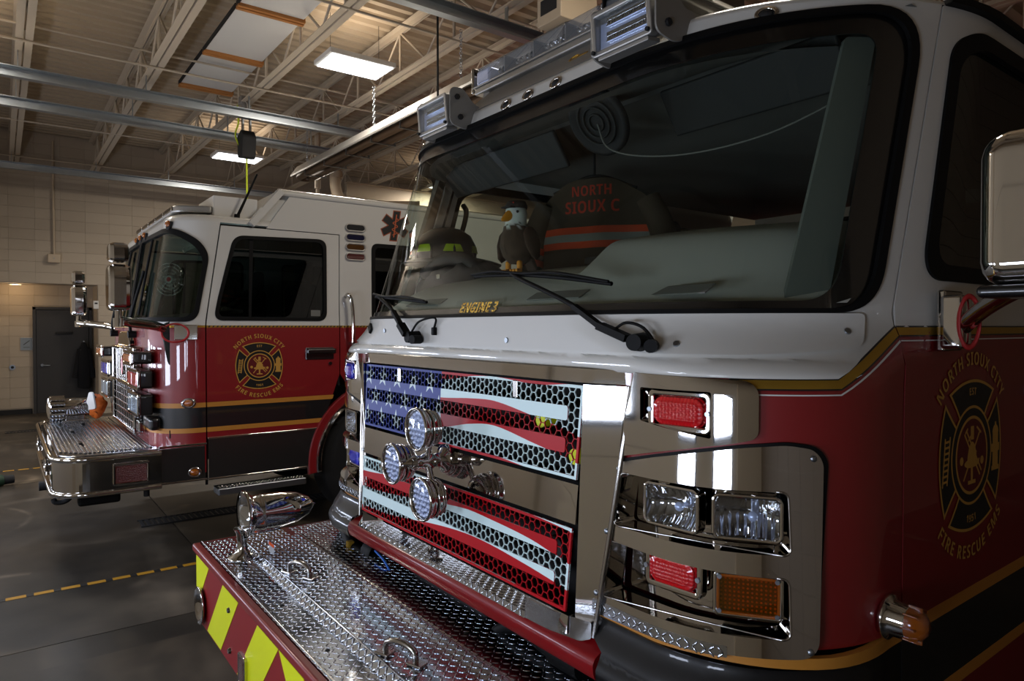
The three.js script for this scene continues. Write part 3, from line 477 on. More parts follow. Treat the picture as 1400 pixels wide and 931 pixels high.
    if (!n) { const cw = w * 0.457; c.fillStyle = '#1d2f86'; c.fillRect(0, 0, cw, h); c.fillStyle = '#d6e6ea'; const r = rng(8);
      for (let j = 0; j < 3; j++) for (let i = 0; i < 5; i++) { const x = (i + 0.3 + 0.5 * (j % 2)) * cw / 4.9, y = (j + 0.55) * h / 3.1, R = 52; c.beginPath(); for (let q = 0; q < 10; q++) { const a = -Math.PI / 2 + q * Math.PI / 5 + 0.1 * r(), rr = q % 2 ? R * 0.4 : R; c.lineTo(x + rr * Math.cos(a), y + rr * Math.sin(a)); } c.fill(); } }
  });
  for (const [n, y1, y0, slats] of [[0, 1.549, 1.305, [[1.492, 1.453], [1.408, 1.368]]], [1, 1.179, 0.962, [[1.135, 1.098], [1.052, 1.016]]]]) {
    const pitch = 0.0268, R = pitch / Math.sqrt(3), ri = R * 0.925, cols = Math.ceil(1.3 / (1.5 * R)), pos = [], nor = [], uv = [], idx = [], xl = y => xi(y) - 0.006;
    const add = (x, y, d, nx, ny, nz) => { const yy = Math.min(y1, Math.max(y0, y)), xx = Math.min(xl(yy), Math.max(-xl(yy), x)), v = G(xx, yy, d); pos.push(v.x, v.y, v.z); nor.push(nx, ny, nz); uv.push((xx + 0.655) / 1.31, (yy - y0) / (y1 - y0)); return pos.length / 3 - 1; };
    for (let i = -cols; i <= cols; i++) for (let j = 0; j < 12; j++) {
      const cx = i * 1.5 * R / 1, cy = y1 - 0.006 - (j + (i & 1 ? 0.5 : 0)) * pitch; if (Math.abs(cx) > xl(cy) + R || cy < y0 - pitch / 2) continue;
      if (slats.some(([a, b]) => cy < a - 0.006 && cy > b + 0.006) && Math.abs(cx) < xl(cy) - 0.05) continue;
      for (let k = 0; k < 6; k++) {
        const a = k * Math.PI / 3, b = a + Math.PI / 3, q = [[R, a], [R, b], [ri, a], [ri, b]].map(([r, t]) => [cx + r * Math.cos(t), cy + r * Math.sin(t)]);
        const f = q.map(p => add(p[0], p[1], 0.002, 0, 0.06, 1)); idx.push(f[0], f[1], f[2], f[1], f[3], f[2]);
        const m = (a + b) / 2, e = [[q[2], 0.002], [q[3], 0.002], [q[2], -0.002], [q[3], -0.002]].map(([p, d]) => add(p[0], p[1], d, -Math.cos(m), -Math.sin(m), 0)); idx.push(e[0], e[1], e[2], e[1], e[3], e[2]);
      }
    }
    const g = new THREE.BufferGeometry(); g.setAttribute('position', new THREE.Float32BufferAttribute(pos, 3)); g.setAttribute('normal', new THREE.Float32BufferAttribute(nor, 3)); g.setAttribute('uv', new THREE.Float32BufferAttribute(uv, 2)); g.setIndex(idx);
    const mat = phy({ map: flag(n), roughness: 0.4, specularIntensity: 0.35 }), scr = mesh('hex_screen', g, mat, E, n ? 'lower honeycomb grille screen printed with red and white flag stripes' : 'upper honeycomb grille screen printed with flag stars and stripes');
    const uvf = (x, y) => [(x + 0.655) / 1.31, (y - y0) / (y1 - y0)];
    for (const [a, b] of slats) mesh('solid_slat', sheet(rrect(-xl(b) + 0.003, b, xl(b) - 0.052, a, 0.008), G, { d: 0.001, thick: 0.003, edge: 0.1, uv: uvf }), mat, scr);
    const rim = poly([[-xl(y0), y0], [xl(y0), y0], [xl(y1), y1], [-xl(y1), y1]]); rim.holes.push(poly([[-xl(y0) + 0.008, y0 + 0.008], [xl(y0) - 0.008, y0 + 0.008], [xl(y1) - 0.008, y1 - 0.008], [-xl(y1) + 0.008, y1 - 0.008]], THREE.Path));
    mesh('screen_rim', sheet(rim, G, { d: 0, thick: 0.004, edge: 0.1, uv: uvf }), mat, scr);
    if (!n) each('screen_bolt', [[-0.36, 1.52], [0.36, 1.52]].map(([x, y]) => box(0.022, 0.05, 0.006, x, y, G(x, y, 0.003).z, 0.002)), M.chromeSoft, scr);
    if (!n) each('yellow_tag', [[0.41, 1.43], [0.555, 1.345]].map(([x, y]) => rod([x, y, -0.06], [x, y, -0.012], 0.022, 16)), M.yellow, scr);
    else each('behind_lamp', [[0.45, 1.06], [-0.1, 1.1]].map(([x, y]) => rod([x, y, -0.06], [x, y, -0.03], 0.04, 16)), M.dark, scr);
  }
  // tread ledge under the grille and the red lip below it
  const lg = mesh('tread_ledge', bar([-0.66, 0.9155, 0.0585], [0.45, 0.9155, 0.0585], 0.068, 0.005, [0, 0.53, 0.85]), M.plate, E);
  { const q0 = new THREE.Quaternion().setFromAxisAngle(V(1, 0, 0), 1.013), l = [], qs = [1, -1].map(s => q0.clone().multiply(new THREE.Quaternion().setFromAxisAngle(V(0, 1, 0), s * 0.9))); for (let i = 0; i < 53; i++) for (let k = 0; k < 4; k++) { const t = (k - 1.5) * 0.0165; l.push([V(-0.65 + i * 0.0207, 0.9168 - t * 0.85, 0.0607 + t * 0.53), qs[(i + k) % 2]]); } tread(lg, l, M.plate); }
  const lipProf = [[0.02, 0.91], [0.066, 0.893], [0.081, 0.886], [0.089, 0.872], [0.087, 0.848], [0.079, 0.83], [0.062, 0.822], [0.02, 0.83]];
  mesh('red_lip', extrude(roundPoly(lipProf.map(([z, y]) => [z, y]), 0.012), 1.47).rotateY(-Math.PI / 2).translate(0.735, 0, 0), M.redRail, E);
  mesh('toe_plate', sheet(roundPoly([[0.455, 0.947], [0.45, 0.89], [0.66, 0.896], [0.69, 0.91], [0.69, 0.952]], 0.006), (x, y, d) => V(x, y, 0.078 - Math.max(0, x - 0.6) * 0.3 + d), { d: -0.02, thick: 0.02, edge: 0.2 }), M.chromeSoft, E);
  // ---- rotating three-lamp beacon
  { const b = group('rotating_beacon', E), c = [0, 1.262], z0 = 0.06;
    mesh('shaft', [lathe([[0.04, 0], [0.04, 0.012], [0.024, 0.022], [0.02, 0.05], [0.026, 0.06], [0.026, 0.085], [0.02, 0.095], [0.022, 0.11], [0.024, 0.125], [0.014, 0.14], [0.0001, 0.165]], 28).rotateX(Math.PI / 2).translate(c[0], c[1], z0 - 0.005), rod([c[0], c[1], z0 - 0.03], [c[0], c[1], z0 + 0.006], 0.05, 28)], M.chrome, b);
    [68, 189, -53].forEach(deg => { const t = deg * Math.PI / 180, x = c[0] + 0.125 * Math.cos(t), y = c[1] + 0.125 * Math.sin(t);
      const h = mesh('lamp_housing', [lathe([[0.0001, -0.075], [0.03, -0.073], [0.05, -0.055], [0.058, -0.03], [0.058, -0.015], [0.062, -0.013], [0.062, -0.006], [0.06, -0.004], [0.063, 0.004], [0.069, 0.006], [0.07, 0.012], [0.066, 0.017], [0.062, 0.014], [0.06, 0.008]], 36).rotateX(Math.PI / 2).translate(x, y, 0.185), ...[-0.05, -0.04, -0.022].map(z => new THREE.TorusGeometry(0.052 + (z + 0.05) * 0.3, 0.004, 6, 30).translate(x, y, 0.185 + z)), rod([c[0], c[1], 0.13], [x - 0.03 * Math.cos(t), y - 0.03 * Math.sin(t), 0.14], 0.011, 10)], M.chrome, b);
      const leds = [[0, 0]]; for (const [n, r] of [[6, 0.018], [12, 0.035], [18, 0.051]]) for (let k = 0; k < n; k++) leds.push([r * Math.cos(k * 2 * Math.PI / n), r * Math.sin(k * 2 * Math.PI / n)]);
      mesh('led_cluster', leds.map(([u, v]) => lathe([[0.0001, 0.0075], [0.004, 0.006], [0.0072, 0]], 8).rotateX(Math.PI / 2).translate(x + u, y + v, 0.187)), M.led, h); mesh('lamp_disc', rod([x, y, 0.184], [x, y, 0.187], 0.061, 28), std({ color: 0x6d7486, metalness: 0.7, roughness: 0.3 }), h);
      mesh('clear_lens', lathe([[0.0001, 0.022], [0.03, 0.02], [0.05, 0.016], [0.063, 0.009]], 30).rotateX(Math.PI / 2).translate(x, y, 0.187), M.lens, h); }); }
  // ---- lamp bezels on the corners
  const litM = M.chrome;
  for (const s of [1, -1]) {
    const f = (l, r, T = THREE.Shape) => roundPoly(l.map(([a, y, k]) => [s * a, y, k]), r, T);
    const SP = P, SL = (a, y, d) => P(a, y, d + 0.007 + (1.2 - y) * 0.065); // the lower bezel leans out a little at its foot
    // upper bezel with its red lamp
    const up = f([[0.708, 1.376, 0.004], [0.83, 1.406], [0.94, 1.432], [1.0, 1.444], [1.055, 1.458, 0.02], [1.055, 1.583, 0.035], [0.772, 1.59, 0.004]], 0.01), upHole = f([[0.786, 1.476], [0.786, 1.556], [0.962, 1.556], [0.962, 1.452]], 0.006, THREE.Path); up.holes.push(upHole);
    const ub = mesh('upper_bezel', sheet(up, SP, { d: 0, thick: 0.012, edge: 0.03 }), M.chrome, E);
    mesh('recess', [sheet(f([[0.786, 1.45], [0.786, 1.556], [0.97, 1.556], [0.97, 1.45]], 0.004), SP, { d: -0.03, edge: 0.05 }), wall(f([[0.786, 1.476], [0.786, 1.556], [0.962, 1.556], [0.962, 1.452]], 0.006), SP, -0.03, 0.012)], M.chrome, ub);
    const lamp = (parent, a, y, w, h, mat, d, name = 'warning_light', tilt = 0) => {
      const B = g => on(SP, s * a, y, g.rotateZ(-s * tilt), d);
      const L = mesh(name, B(extrude(ringShape(w, h, 0.02, 0.016), 0.028, 0.005).translate(0, 0, 0)), M.chrome, parent);
      mesh('colour_lens', B(dome(w - 0.03, h - 0.026, 0.028, 0.036)), mat, L);
      each('lens_screw', [-1, 1].map(k => B(rod([k * (w / 2 - 0.008), 0, 0.02], [k * (w / 2 - 0.008), 0, 0.033], 0.006, 10))), M.steel, L); return L; };
    lamp(E, 0.884, 1.506, 0.165, 0.098, s > 0 ? M.lensRed : M.lensBlue, -0.028);
    // lower bezel with its two pockets
    const pA = [[0.712, 1.208], [0.728, 1.34], [1.112, 1.346], [1.116, 1.212]], pB = [[0.682, 1.025], [0.7, 1.167], [1.112, 1.163], [1.114, 1.036]];
    const lo = f([[0.652, 0.976, 0.004], [1.165, 0.998, 0.04], [1.184, 1.41, 0.03], [1.165, 1.437, 0.02], [1.11, 1.446], [1.02, 1.436], [0.93, 1.418], [0.83, 1.394], [0.712, 1.362, 0.01]], 0.02); for (const p of [pA, pB]) lo.holes.push(f(p, 0.016, THREE.Path));
    const lb = mesh('lower_bezel', sheet(lo, SL, { d: 0, thick: 0.016, edge: 0.028 }), M.chrome, E);
    for (const p of [pA, pB]) mesh('recess', [sheet(f(p.map(([a, y]) => [a + (a < 1 ? -0.01 : 0.01), y]), 0.01), SP, { d: -0.055, edge: 0.04 }), wall(f(p, 0.016), SL, -0.055, 0.016)], M.chrome, lb);
    each('pocket_rim', [pA, pB].map(p => { const o = f(p, 0.016).getPoints(10); return tube(o.slice(0, -1).map(q => SL(q.x, q.y, 0.016).toArray()), 0.0028, 140, 6, true); }), M.chromeSoft, lb);
    each('bezel_screw', [[0.72, 1.348], [0.69, 1.186], [0.664, 1.024], [1.163, 1.418], [1.15, 1.012]].map(([a, y]) => on(SL, s * a, y, lathe([[0.007, 0], [0.007, 0.002], [0.004, 0.004], [0.0001, 0.0045]], 12).rotateX(Math.PI / 2), 0.016)), M.steel, lb);
    mesh('seal', sheet((() => { const q = f([[0.64, 0.97, 0.004], [1.175, 0.988, 0.045], [1.196, 1.414, 0.03], [1.172, 1.444, 0.02], [1.11, 1.453], [1.02, 1.443], [0.93, 1.425], [0.83, 1.401], [0.704, 1.368, 0.01]], 0.02); q.holes.push(f([[0.66, 0.982, 0.004], [1.16, 1.004, 0.035], [1.178, 1.405, 0.025], [1.16, 1.43, 0.02], [1.11, 1.439], [1.02, 1.429], [0.93, 1.411], [0.83, 1.387], [0.72, 1.354, 0.01]], 0.02, THREE.Path)); return q; })(), SP, { d: 0, thick: 0.007, edge: 0.05 }), M.rubber, lb);
    // headlamps: rim, reflector dish, bulb and glass
    for (const a of [0.866, 1.034]) {
      const B = g => on(SP, s * a, 1.282, g, -0.03), w = 0.15, h = 0.104;
      const H = mesh('headlamp', B(extrude(ringShape(w, h, 0.018, 0.009), 0.035, 0.004)), M.chrome, E);
      const dish = []; for (let k = 0; k <= 8; k++) dish.push([0.012 + 0.062 * k / 8, -0.02 + 0.045 * (k / 8) ** 2]);
      const dg = new THREE.PlaneGeometry(w - 0.016, h - 0.016, 64, 24); { const p = dg.attributes.position; for (let i = 0; i < p.count; i++) { const x = p.getX(i), y = p.getY(i), r = Math.hypot(x / 0.067, y / 0.044); p.setZ(i, -0.018 + 0.03 * Math.min(1.6, r * r) + 0.003 * Math.abs(Math.sin(x * 190)) * Math.min(1, r)); } dg.computeVertexNormals(); }
      mesh('reflector', B(dg), M.chrome, H);
      mesh('bulb', B(merge([rod([0.012, 0, -0.018], [0.012, 0, 0.006], 0.006, 12, 0.006), new THREE.SphereGeometry(0.011, 14, 10).translate(0.012, 0, 0.012)])), M.led, H);
      mesh('cover_glass', B(extrude(rrect(-w / 2 + 0.008, -h / 2 + 0.008, w / 2 - 0.008, h / 2 - 0.008, 0.012), 0.006, 0.002).translate(0, 0, 0.03)), M.lens, H);
    }
    lamp(E, 0.862, 1.126, 0.158, 0.098, s > 0 ? M.lensRed : M.lensBlue, -0.04);
    { const B = g => on(SP, s * 1.037, 1.11, g, -0.034), w = 0.148, h = 0.104;
      const T = mesh('turn_signal', B(extrude(ringShape(w, h, 0.014, 0.01), 0.034, 0.004)), M.chrome, E);
      const dots = []; for (let i = -6; i <= 6; i++) for (let k = -4; k <= 4; k++) dots.push(lathe([[0.0001, 0.003], [0.002, 0.0022], [0.0028, 0]], 6).rotateX(Math.PI / 2).translate(i * 0.0095, k * 0.0095, 0.012));
      mesh('reflector_dots', B(merge(dots)), std({ color: 0xd8b020, metalness: 0.5, roughness: 0.25 }), T); mesh('lamp_back', B(box(w - 0.02, h - 0.02, 0.004, 0, 0, 0.01)), std({ color: 0x1d1804, roughness: 0.5 }), T);
      mesh('amber_rim', B(tube(rrect(-w / 2 + 0.011, -h / 2 + 0.011, w / 2 - 0.011, h / 2 - 0.011, 0.012).getPoints(6).slice(0, -1).map(q => [q.x, q.y, 0.031]), 0.004, 90, 6, true)), M.lensAmber, T);
      mesh('amber_cover', B(extrude(rrect(-w / 2 + 0.012, -h / 2 + 0.012, w / 2 - 0.012, h / 2 - 0.012, 0.01), 0.008, 0.003).translate(0, 0, 0.026)), M.amberGlass, T);
      each('lens_screw', [-1, 1].flatMap(i => [-1, 1].map(k => B(rod([i * 0.06, k * 0.038, 0.03], [i * 0.06, k * 0.038, 0.037], 0.005, 8)))), M.steel, T); }
    // tread strip under the lower bezel
    const td = mesh('tread_strip', sheet(f([[0.655, 0.975], [0.655, 1.008], [1.0, 1.008], [1.0, 0.985]], 0.003), SL, { d: 0.014, thick: 0.004, edge: 0.05 }), M.plate, E);
    { const l = []; for (let i = 0; i < 21; i++) for (let k = 0; k < 2; k++) { const a = s * (0.664 + i * 0.0162), m = basisOn(SL, a, 0.9985 - k * 0.012, 0.018).multiply(new THREE.Matrix4().makeRotationX(Math.PI / 2)).multiply(new THREE.Matrix4().makeRotationY(((i + k) % 2 ? 1 : -1) * 0.75)); l.push([new THREE.Vector3().setFromMatrixPosition(m), new THREE.Quaternion().setFromRotationMatrix(m)]); } tread(td, l, M.plate, lozenge.clone().scale(0.75, 1, 0.75)); }
  }
}
// emblem of the doors: a fire-service cross with lettering round it
function emblemTex(bg) {
  return canvasTex(1024, 1152, (c, w, h) => {
    const cx = w / 2, cy = h / 2, gold = '#b98a3a', black = '#100f0e';
    c.clearRect(0, 0, w, h);
    const arm = (rot, r0, r1, flare) => { c.save(); c.translate(cx, cy); c.rotate(rot); c.beginPath(); c.moveTo(-120, -r0); c.quadraticCurveTo(-180, -r0 - 90, -flare, -r1 + 80); c.quadraticCurveTo(0, -r1 - 40, flare, -r1 + 80); c.quadraticCurveTo(180, -r0 - 90, 120, -r0); c.closePath(); c.fillStyle = black; c.fill(); c.lineWidth = 15; c.strokeStyle = gold; c.stroke(); c.restore(); };
    for (const r of [0, Math.PI / 2, Math.PI, -Math.PI / 2]) arm(r, 150, 405, 272);
    const disc = (r, f, lw) => { c.beginPath(); c.arc(cx, cy, r, 0, 7); c.fillStyle = f; c.fill(); c.lineWidth = lw; c.strokeStyle = gold; c.stroke(); };
    disc(250, black, 14); disc(196, bg, 16);
    c.strokeStyle = gold; c.fillStyle = gold; c.lineCap = 'round'; c.lineWidth = 13;
    const ln = (...p) => { c.beginPath(); c.moveTo(cx + p[0], cy + p[1]); for (let i = 2; i < p.length; i += 2) c.lineTo(cx + p[i], cy + p[i + 1]); c.stroke(); };
    ln(-95, -110, 100, 110); ln(-70, -125, 120, 90); ln(95, -115, -100, 120); ln(60, -140, 110, -110); for (let k = 0; k < 5; k++) ln(-85 + k * 38, -120 + k * 42, -62 + k * 38, -138 + k * 42);
    c.beginPath(); c.moveTo(cx - 62, cy + 40); c.quadraticCurveTo(cx - 50, cy - 60, cx, cy - 70); c.quadraticCurveTo(cx + 50, cy - 60, cx + 62, cy + 40); c.closePath(); c.fill();
    c.beginPath(); c.ellipse(cx, cy + 42, 95, 24, 0, 0, 7); c.fill(); c.fillRect(cx - 20, cy - 150, 40, 70); c.fillRect(cx - 12, cy + 60, 24, 80); c.fillRect(cx - 48, cy + 130, 96, 20); c.beginPath(); c.arc(cx - 130, cy + 20, 22, 0, 7); c.fill(); c.beginPath(); c.arc(cx + 130, cy + 40, 22, 0, 7); c.fill();
    // ladder on the left arm, hydrant on the right
    c.lineWidth = 12; ln(-325, -110, -350, 120); ln(-270, -115, -300, 115); for (let k = 0; k < 8; k++) ln(-327 - k * 3.3, -95 + k * 28, -272 - k * 3.6, -98 + k * 28);
    c.fillRect(cx + 275, cy - 90, 76, 190); c.beginPath(); c.arc(cx + 313, cy - 90, 42, Math.PI, 0); c.fill(); c.fillRect(cx + 262, cy + 90, 102, 26); c.fillRect(cx + 258, cy - 30, 20, 44); c.fillRect(cx + 350, cy - 30, 20, 44); c.fillRect(cx + 303, cy - 148, 20, 22);
    const arc = (t, r, mid, size, up) => { c.font = `bold ${size}px sans-serif`; c.textAlign = 'center'; c.textBaseline = 'middle'; const wd = [...t].map(k => c.measureText(k).width + size * 0.06), tot = wd.reduce((a, b) => a + b, 0); let s = -tot / 2;
      [...t].forEach((k, i) => { const th = (s + wd[i] / 2) / r; s += wd[i]; c.save(); c.translate(cx, cy); c.rotate(up ? th : -th); c.translate(0, up ? -r : r); c.fillText(k, 0, 0); c.restore(); }); };
    c.fillStyle = gold; arc('EST', 330, 0, 52, true); arc('1951', 330, 0, 52, false);
    arc('NORTH SIOUX CITY', 500, 0, 94, true); arc('FIRE RESCUE EMS', 500, 0, 94, false);
  });
}
const emblem = emblemTex('#5a080c');
const emblemMat = std({ map: emblem, transparent: true, roughness: 0.45, polygonOffset: true, polygonOffsetFactor: -1 });
const uvIn = (a0, a1, y0, y1, flip) => (a, y) => [flip ? (a1 - a) / (a1 - a0) : (a - a0) / (a1 - a0), (y - y0) / (y1 - y0)];
function wheel(parent, name, x, y, z, r = 0.53, w = 0.32) {
  const t = mesh(name, lathe([[r * 0.56, -w / 2], [r * 0.8, -w / 2 - 0.01], [r * 0.96, -w / 2 + 0.02], [r, -w / 2 + 0.06], [r, w / 2 - 0.06], [r * 0.96, w / 2 - 0.02], [r * 0.8, w / 2 + 0.01], [r * 0.56, w / 2], [r * 0.56, -w / 2]], 48).rotateZ(Math.PI / 2).translate(x, y, z), M.tyre, parent), s = Math.sign(x);
  mesh('hub', lathe([[r * 0.57, 0.02], [r * 0.5, 0], [r * 0.45, -0.05], [r * 0.2, -0.03], [r * 0.18, 0.06], [0.0001, 0.07]], 36).rotateZ(-s * Math.PI / 2).translate(x + s * w * 0.4, y, z), M.chromeSoft, t); return t;
}
{
  const E = engine;
  // doors, left and right
  for (const s of [1, -1]) {
    const f = (l, r = 0.01, T = THREE.Shape) => roundPoly(l.map(([a, y, k]) => [s * a, y, k]), r, T), a0 = 1.453, a1 = 2.62;
    const win = [[1.53, 1.815, 0.09], [1.505, 2.44, 0.07], [1.6, 2.485, 0.06], [2.42, 2.485, 0.08], [2.42, 1.815, 0.08]];
    const win2 = win.map(([a, y, k]) => [a + (a < 2 ? 0.04 : -0.04), y + (y < 2 ? 0.04 : -0.042), k * 0.8]);
    const up = f([[a0, 1.70], [a1, 1.70], [a1, 2.535], [a0, 2.535]], 0.004); up.holes.push(f(win, 0.06, THREE.Path));
    const d = mesh('cab_door', sheet(up, P, { d: -0.016, thick: 0.016, edge: 0.05 }), M.white, E);
    mesh('red_panel', sheet(f([[a0, 1.0], [a1, 1.0], [a1, 1.70], [a0, 1.70]], 0.003), P, { d: -0.016, thick: 0.016, edge: 0.08 }), M.red, d);
    mesh('black_band', sheet(f([[a0, 0.794], [a1, 0.794], [a1, 0.968], [a0, 0.968]], 0.003), P, { d: -0.016, thick: 0.016, edge: 0.1 }), M.black, d);
    mesh('lower_panel', sheet(f([[a0, 0.5], [a1, 0.5], [a1, 0.762], [a0, 0.762]], 0.003), P, { d: -0.016, thick: 0.016, edge: 0.1 }), M.red, d);
    for (const y of [0.968, 0.762]) mesh('gold_stripe', sheet(f([[a0, y], [a1, y], [a1, y + 0.033], [a0, y + 0.033]], 0.002), P, { d: -0.016, thick: 0.0168, edge: 0.1 }), M.gold, d);
    mesh('belt_outline', sheet(f([[a0, 1.677], [a1, 1.677], [a1, 1.703], [a0, 1.703]], 0.001), P, { d: 0.0002, thick: 0.0006, edge: 0.1 }), M.black, d);
    mesh('belt_stripe', sheet(f([[a0, 1.681], [a1, 1.681], [a1, 1.699], [a0, 1.699]], 0.001), P, { d: 0.0008, thick: 0.0006, edge: 0.1 }), M.goldLeaf, d);
    mesh('pinstripe', sheet(f([[a0, 1.666], [a1, 1.666], [a1, 1.669], [a0, 1.669]], 0.0005), P, { d: 0.0002, thick: 0.0006, edge: 0.1 }), M.whitePanel, d);
    const sl = f(win, 0.06); sl.holes.push(f(win2, 0.05, THREE.Path)); mesh('window_seal', sheet(sl, P, { d: -0.012, thick: 0.02, edge: 0.06 }), M.rubber, d);
    mesh('window_glass', sheet(f(win2, 0.05), P, { d: -0.008, edge: 0.1 }), s > 0 ? M.glassDark : M.glass, d);
    mesh('door_emblem', sheet(rrect(Math.min(s * 1.57, s * 2.11), 1.06, Math.max(s * 1.57, s * 2.11), 1.655, 0), P, { d: 0.0012, edge: 0.1, uv: s > 0 ? uvIn(1.57, 2.11, 1.06, 1.655) : uvIn(-2.11, -1.57, 1.06, 1.655) }), emblemMat, d);
    mesh('door_groove', [sheet(f([[1.44, 0.5], [1.46, 0.5], [1.46, 2.55], [1.44, 2.55]], 0.001), P, { d: -0.02, edge: 0.1 })], M.void, d);
    mesh('drip_rail', sheet(f([[1.46, 2.536], [a1, 2.536], [a1, 2.556], [1.46, 2.556]], 0.004), P, { d: -0.01, thick: 0.03, edge: 0.1 }), M.rubber, d);
    mesh('door_handle', [on(P, s * 2.45, 1.5, box(0.2, 0.05, 0.03, 0, 0, 0.03, 0.012)), on(P, s * 2.45, 1.5, box(0.24, 0.09, 0.012, 0, 0, 0.004, 0.005))], M.darkGloss, d);
    mesh('step_edge', box(0.16, 0.04, 0.9, s * 1.16, 0.47, -1.0, 0.01), M.plate, d);
    // rear of the cab side and wheel
    const rear = f([[a1 + 0.006, 1.703], [3.95, 1.703], [3.95, 2.535], [a1 + 0.006, 2.535]], 0.004); rear.holes.push(f([[2.9, 1.8], [3.7, 1.8], [3.7, 2.4], [2.9, 2.4]], 0.05, THREE.Path));
    const rs = mesh('rear_side', sheet(rear, P, { d: -0.016, thick: 0.016, edge: 0.2 }), M.white, E); mesh('window_glass', sheet(f([[2.9, 1.8], [3.7, 1.8], [3.7, 2.4], [2.9, 2.4]], 0.05), P, { d: -0.008, edge: 0.2 }), M.glassDark, rs);
    const cut = [[2.626, 0.93]]; for (let k = 0; k <= 14; k++) { const t = 2.44 - k / 14 * 2.44; cut.push([3.1 + 0.62 * Math.cos(t), 0.53 + 0.62 * Math.sin(t)]); }
    mesh('rear_red', sheet(poly([...cut, [3.95, 0.5], [3.95, 1.7], [2.626, 1.7]].map(([a, y]) => [s * a, y])), P, { d: -0.016, thick: 0.016, edge: 0.3 }), M.red, rs);
    mesh('belt_stripe', sheet(f([[2.626, 1.681], [3.95, 1.681], [3.95, 1.699], [2.626, 1.699]], 0.001), P, { d: 0.0008, thick: 0.0006, edge: 0.3 }), M.goldLeaf, rs);
    wheel(E, 'wheel', s * 1.03, 0.53, -2.1);
  }
  // mirror on the driver's door
  { const m = group('door_mirror', E);
    mesh('mount_plate', [box(0.02, 0.15, 0.11, 1.235, 1.715, -0.65, 0.006), box(0.05, 0.13, 0.035, 1.262, 1.712, -0.6, 0.01), rod([1.27, 1.66, -0.62], [1.27, 1.77, -0.62], 0.022, 16)], M.chrome, m);
    mesh('mirror_arm', [tube([[1.27, 1.695, -0.62], [1.33, 1.735, -0.56], [1.42, 1.775, -0.47], [1.53, 1.81, -0.38]], 0.02, 24, 14), tube([[1.53, 1.81, -0.38], [1.57, 1.83, -0.34], [1.57, 1.88, -0.33]], 0.02, 12, 12)], M.chrome, m);
    mesh('red_strap', new THREE.TorusGeometry(0.055, 0.0065, 8, 36).scale(0.45, 1.1, 1).rotateY(0.9).translate(1.295, 1.712, -0.6), std({ color: 0x8a1210, roughness: 0.6 }), m);
    const h = mesh('mirror_housing', [box(0.32, 0.3, 0.13, 1.575, 1.925, -0.33, 0.05)], M.chrome, m);
    mesh('mirror_glass', [box(0.27, 0.25, 0.01, 1.575, 1.925, -0.4, 0.004)], M.chromeSoft, h); mesh('mirror_trim', box(0.31, 0.025, 0.13, 1.575, 1.768, -0.33, 0.012), M.darkGloss, h); }
  // chassis, body behind the cab and underside
  mesh('chassis', [box(0.2, 0.3, 8.2, 0.42, 0.72, -4.4), box(0.2, 0.3, 8.2, -0.42, 0.72, -4.4), box(1.9, 0.1, 0.4, 0, 0.6, -1.2), box(2.3, 0.3, 0.12, 0, 0.74, -0.28)], M.dark, E);
  mesh('rear_body', [box(2.44, 1.9, 5.0, 0, 1.5, -5.9, 0.03)], M.red, E);
  for (const s of [1, -1]) wheel(E, 'wheel', s * 1.0, 0.53, -6.4);
  // ---- extended front bumper
  { const B = group('front_bumper', E), yd = 0.762, zf = 0.57;
    const deck = poly([[-1.24, 0.555], [1.24, 0.555], [1.24, -0.02], [1.26, -0.2], [-1.26, -0.2], [-1.24, -0.02]].map(([x, z]) => [x, -z])); deck.holes.push(roundPoly([[-1.15, -0.045], [-1.0, -0.02], [0.98, -0.02], [1.12, -0.045], [1.12, -0.19], [-1.15, -0.19]].map(([x, z]) => [x, -z]), 0.08, THREE.Path));
    const dk = mesh('deck_plate', extrude(deck, 0.006).rotateX(-Math.PI / 2).translate(0, yd - 0.006, 0), M.plate, B);
    const inHole = p => p.z < -0.015 && Math.abs(p.x) < 1.16;
    tread(dk, treadSpots(-1.22, 1.22, -0.19, 0.17, yd).filter(([p]) => !inHole(p)).concat(treadSpots(-1.22, 1.22, 0.425, 0.545, yd)).concat(treadSpots(-1.22, -1.05, 0.2, 0.42, yd)).concat(treadSpots(1.05, 1.22, 0.2, 0.42, yd)), M.plate);
    each('deck_rivet', [[-1.0, 0.49], [-0.35, 0.49], [0.05, 0.49], [0.5, 0.49], [-0.8, 0.11], [-0.3, 0.11], [0.2, 0.11], [0.7, 0.11]].map(([x, z]) => lathe([[0.008, 0], [0.006, 0.003], [0.0001, 0.0045]], 12).translate(x, yd, z)), M.dark, dk);
    const lid = mesh('hatch_lid', box(2.06, 0.024, 0.225, 0, yd + 0.012, 0.302, 0.003), M.plate, B);
    tread(lid, treadSpots(-1.02, 1.02, 0.195, 0.41, yd + 0.0245), M.plate);
    const fr = []; { const q = [1, -1].map(s => new THREE.Quaternion().setFromAxisAngle(V(1, 0, 0), 0.9).multiply(new THREE.Quaternion().setFromAxisAngle(V(0, 1, 0), s * 0.8))); for (let i = 0; i < 96; i++) for (let k = 0; k < 2; k++) fr.push([V(-1.02 + i * 0.0214, yd + 0.017 - k * 0.012, 0.421 + k * 0.012), q[(i + k) % 2]]); }
    const lf = mesh('lid_lip', bar([-1.03, yd + 0.012, 0.422], [1.03, yd + 0.012, 0.422], 0.032, 0.004, [0, 0.75, 0.65]), M.plate, lid); tread(lf, fr, M.plate);
    mesh('piano_hinge', [rod([-1.03, yd + 0.014, 0.184], [1.03, yd + 0.014, 0.184], 0.009, 10), ...Array.from({ length: 60 }, (_, i) => rod([-1.02 + i * 0.0345, yd + 0.014, 0.184], [-1.006 + i * 0.0345, yd + 0.014, 0.184], 0.0115, 8))], M.chromeSoft, lid);
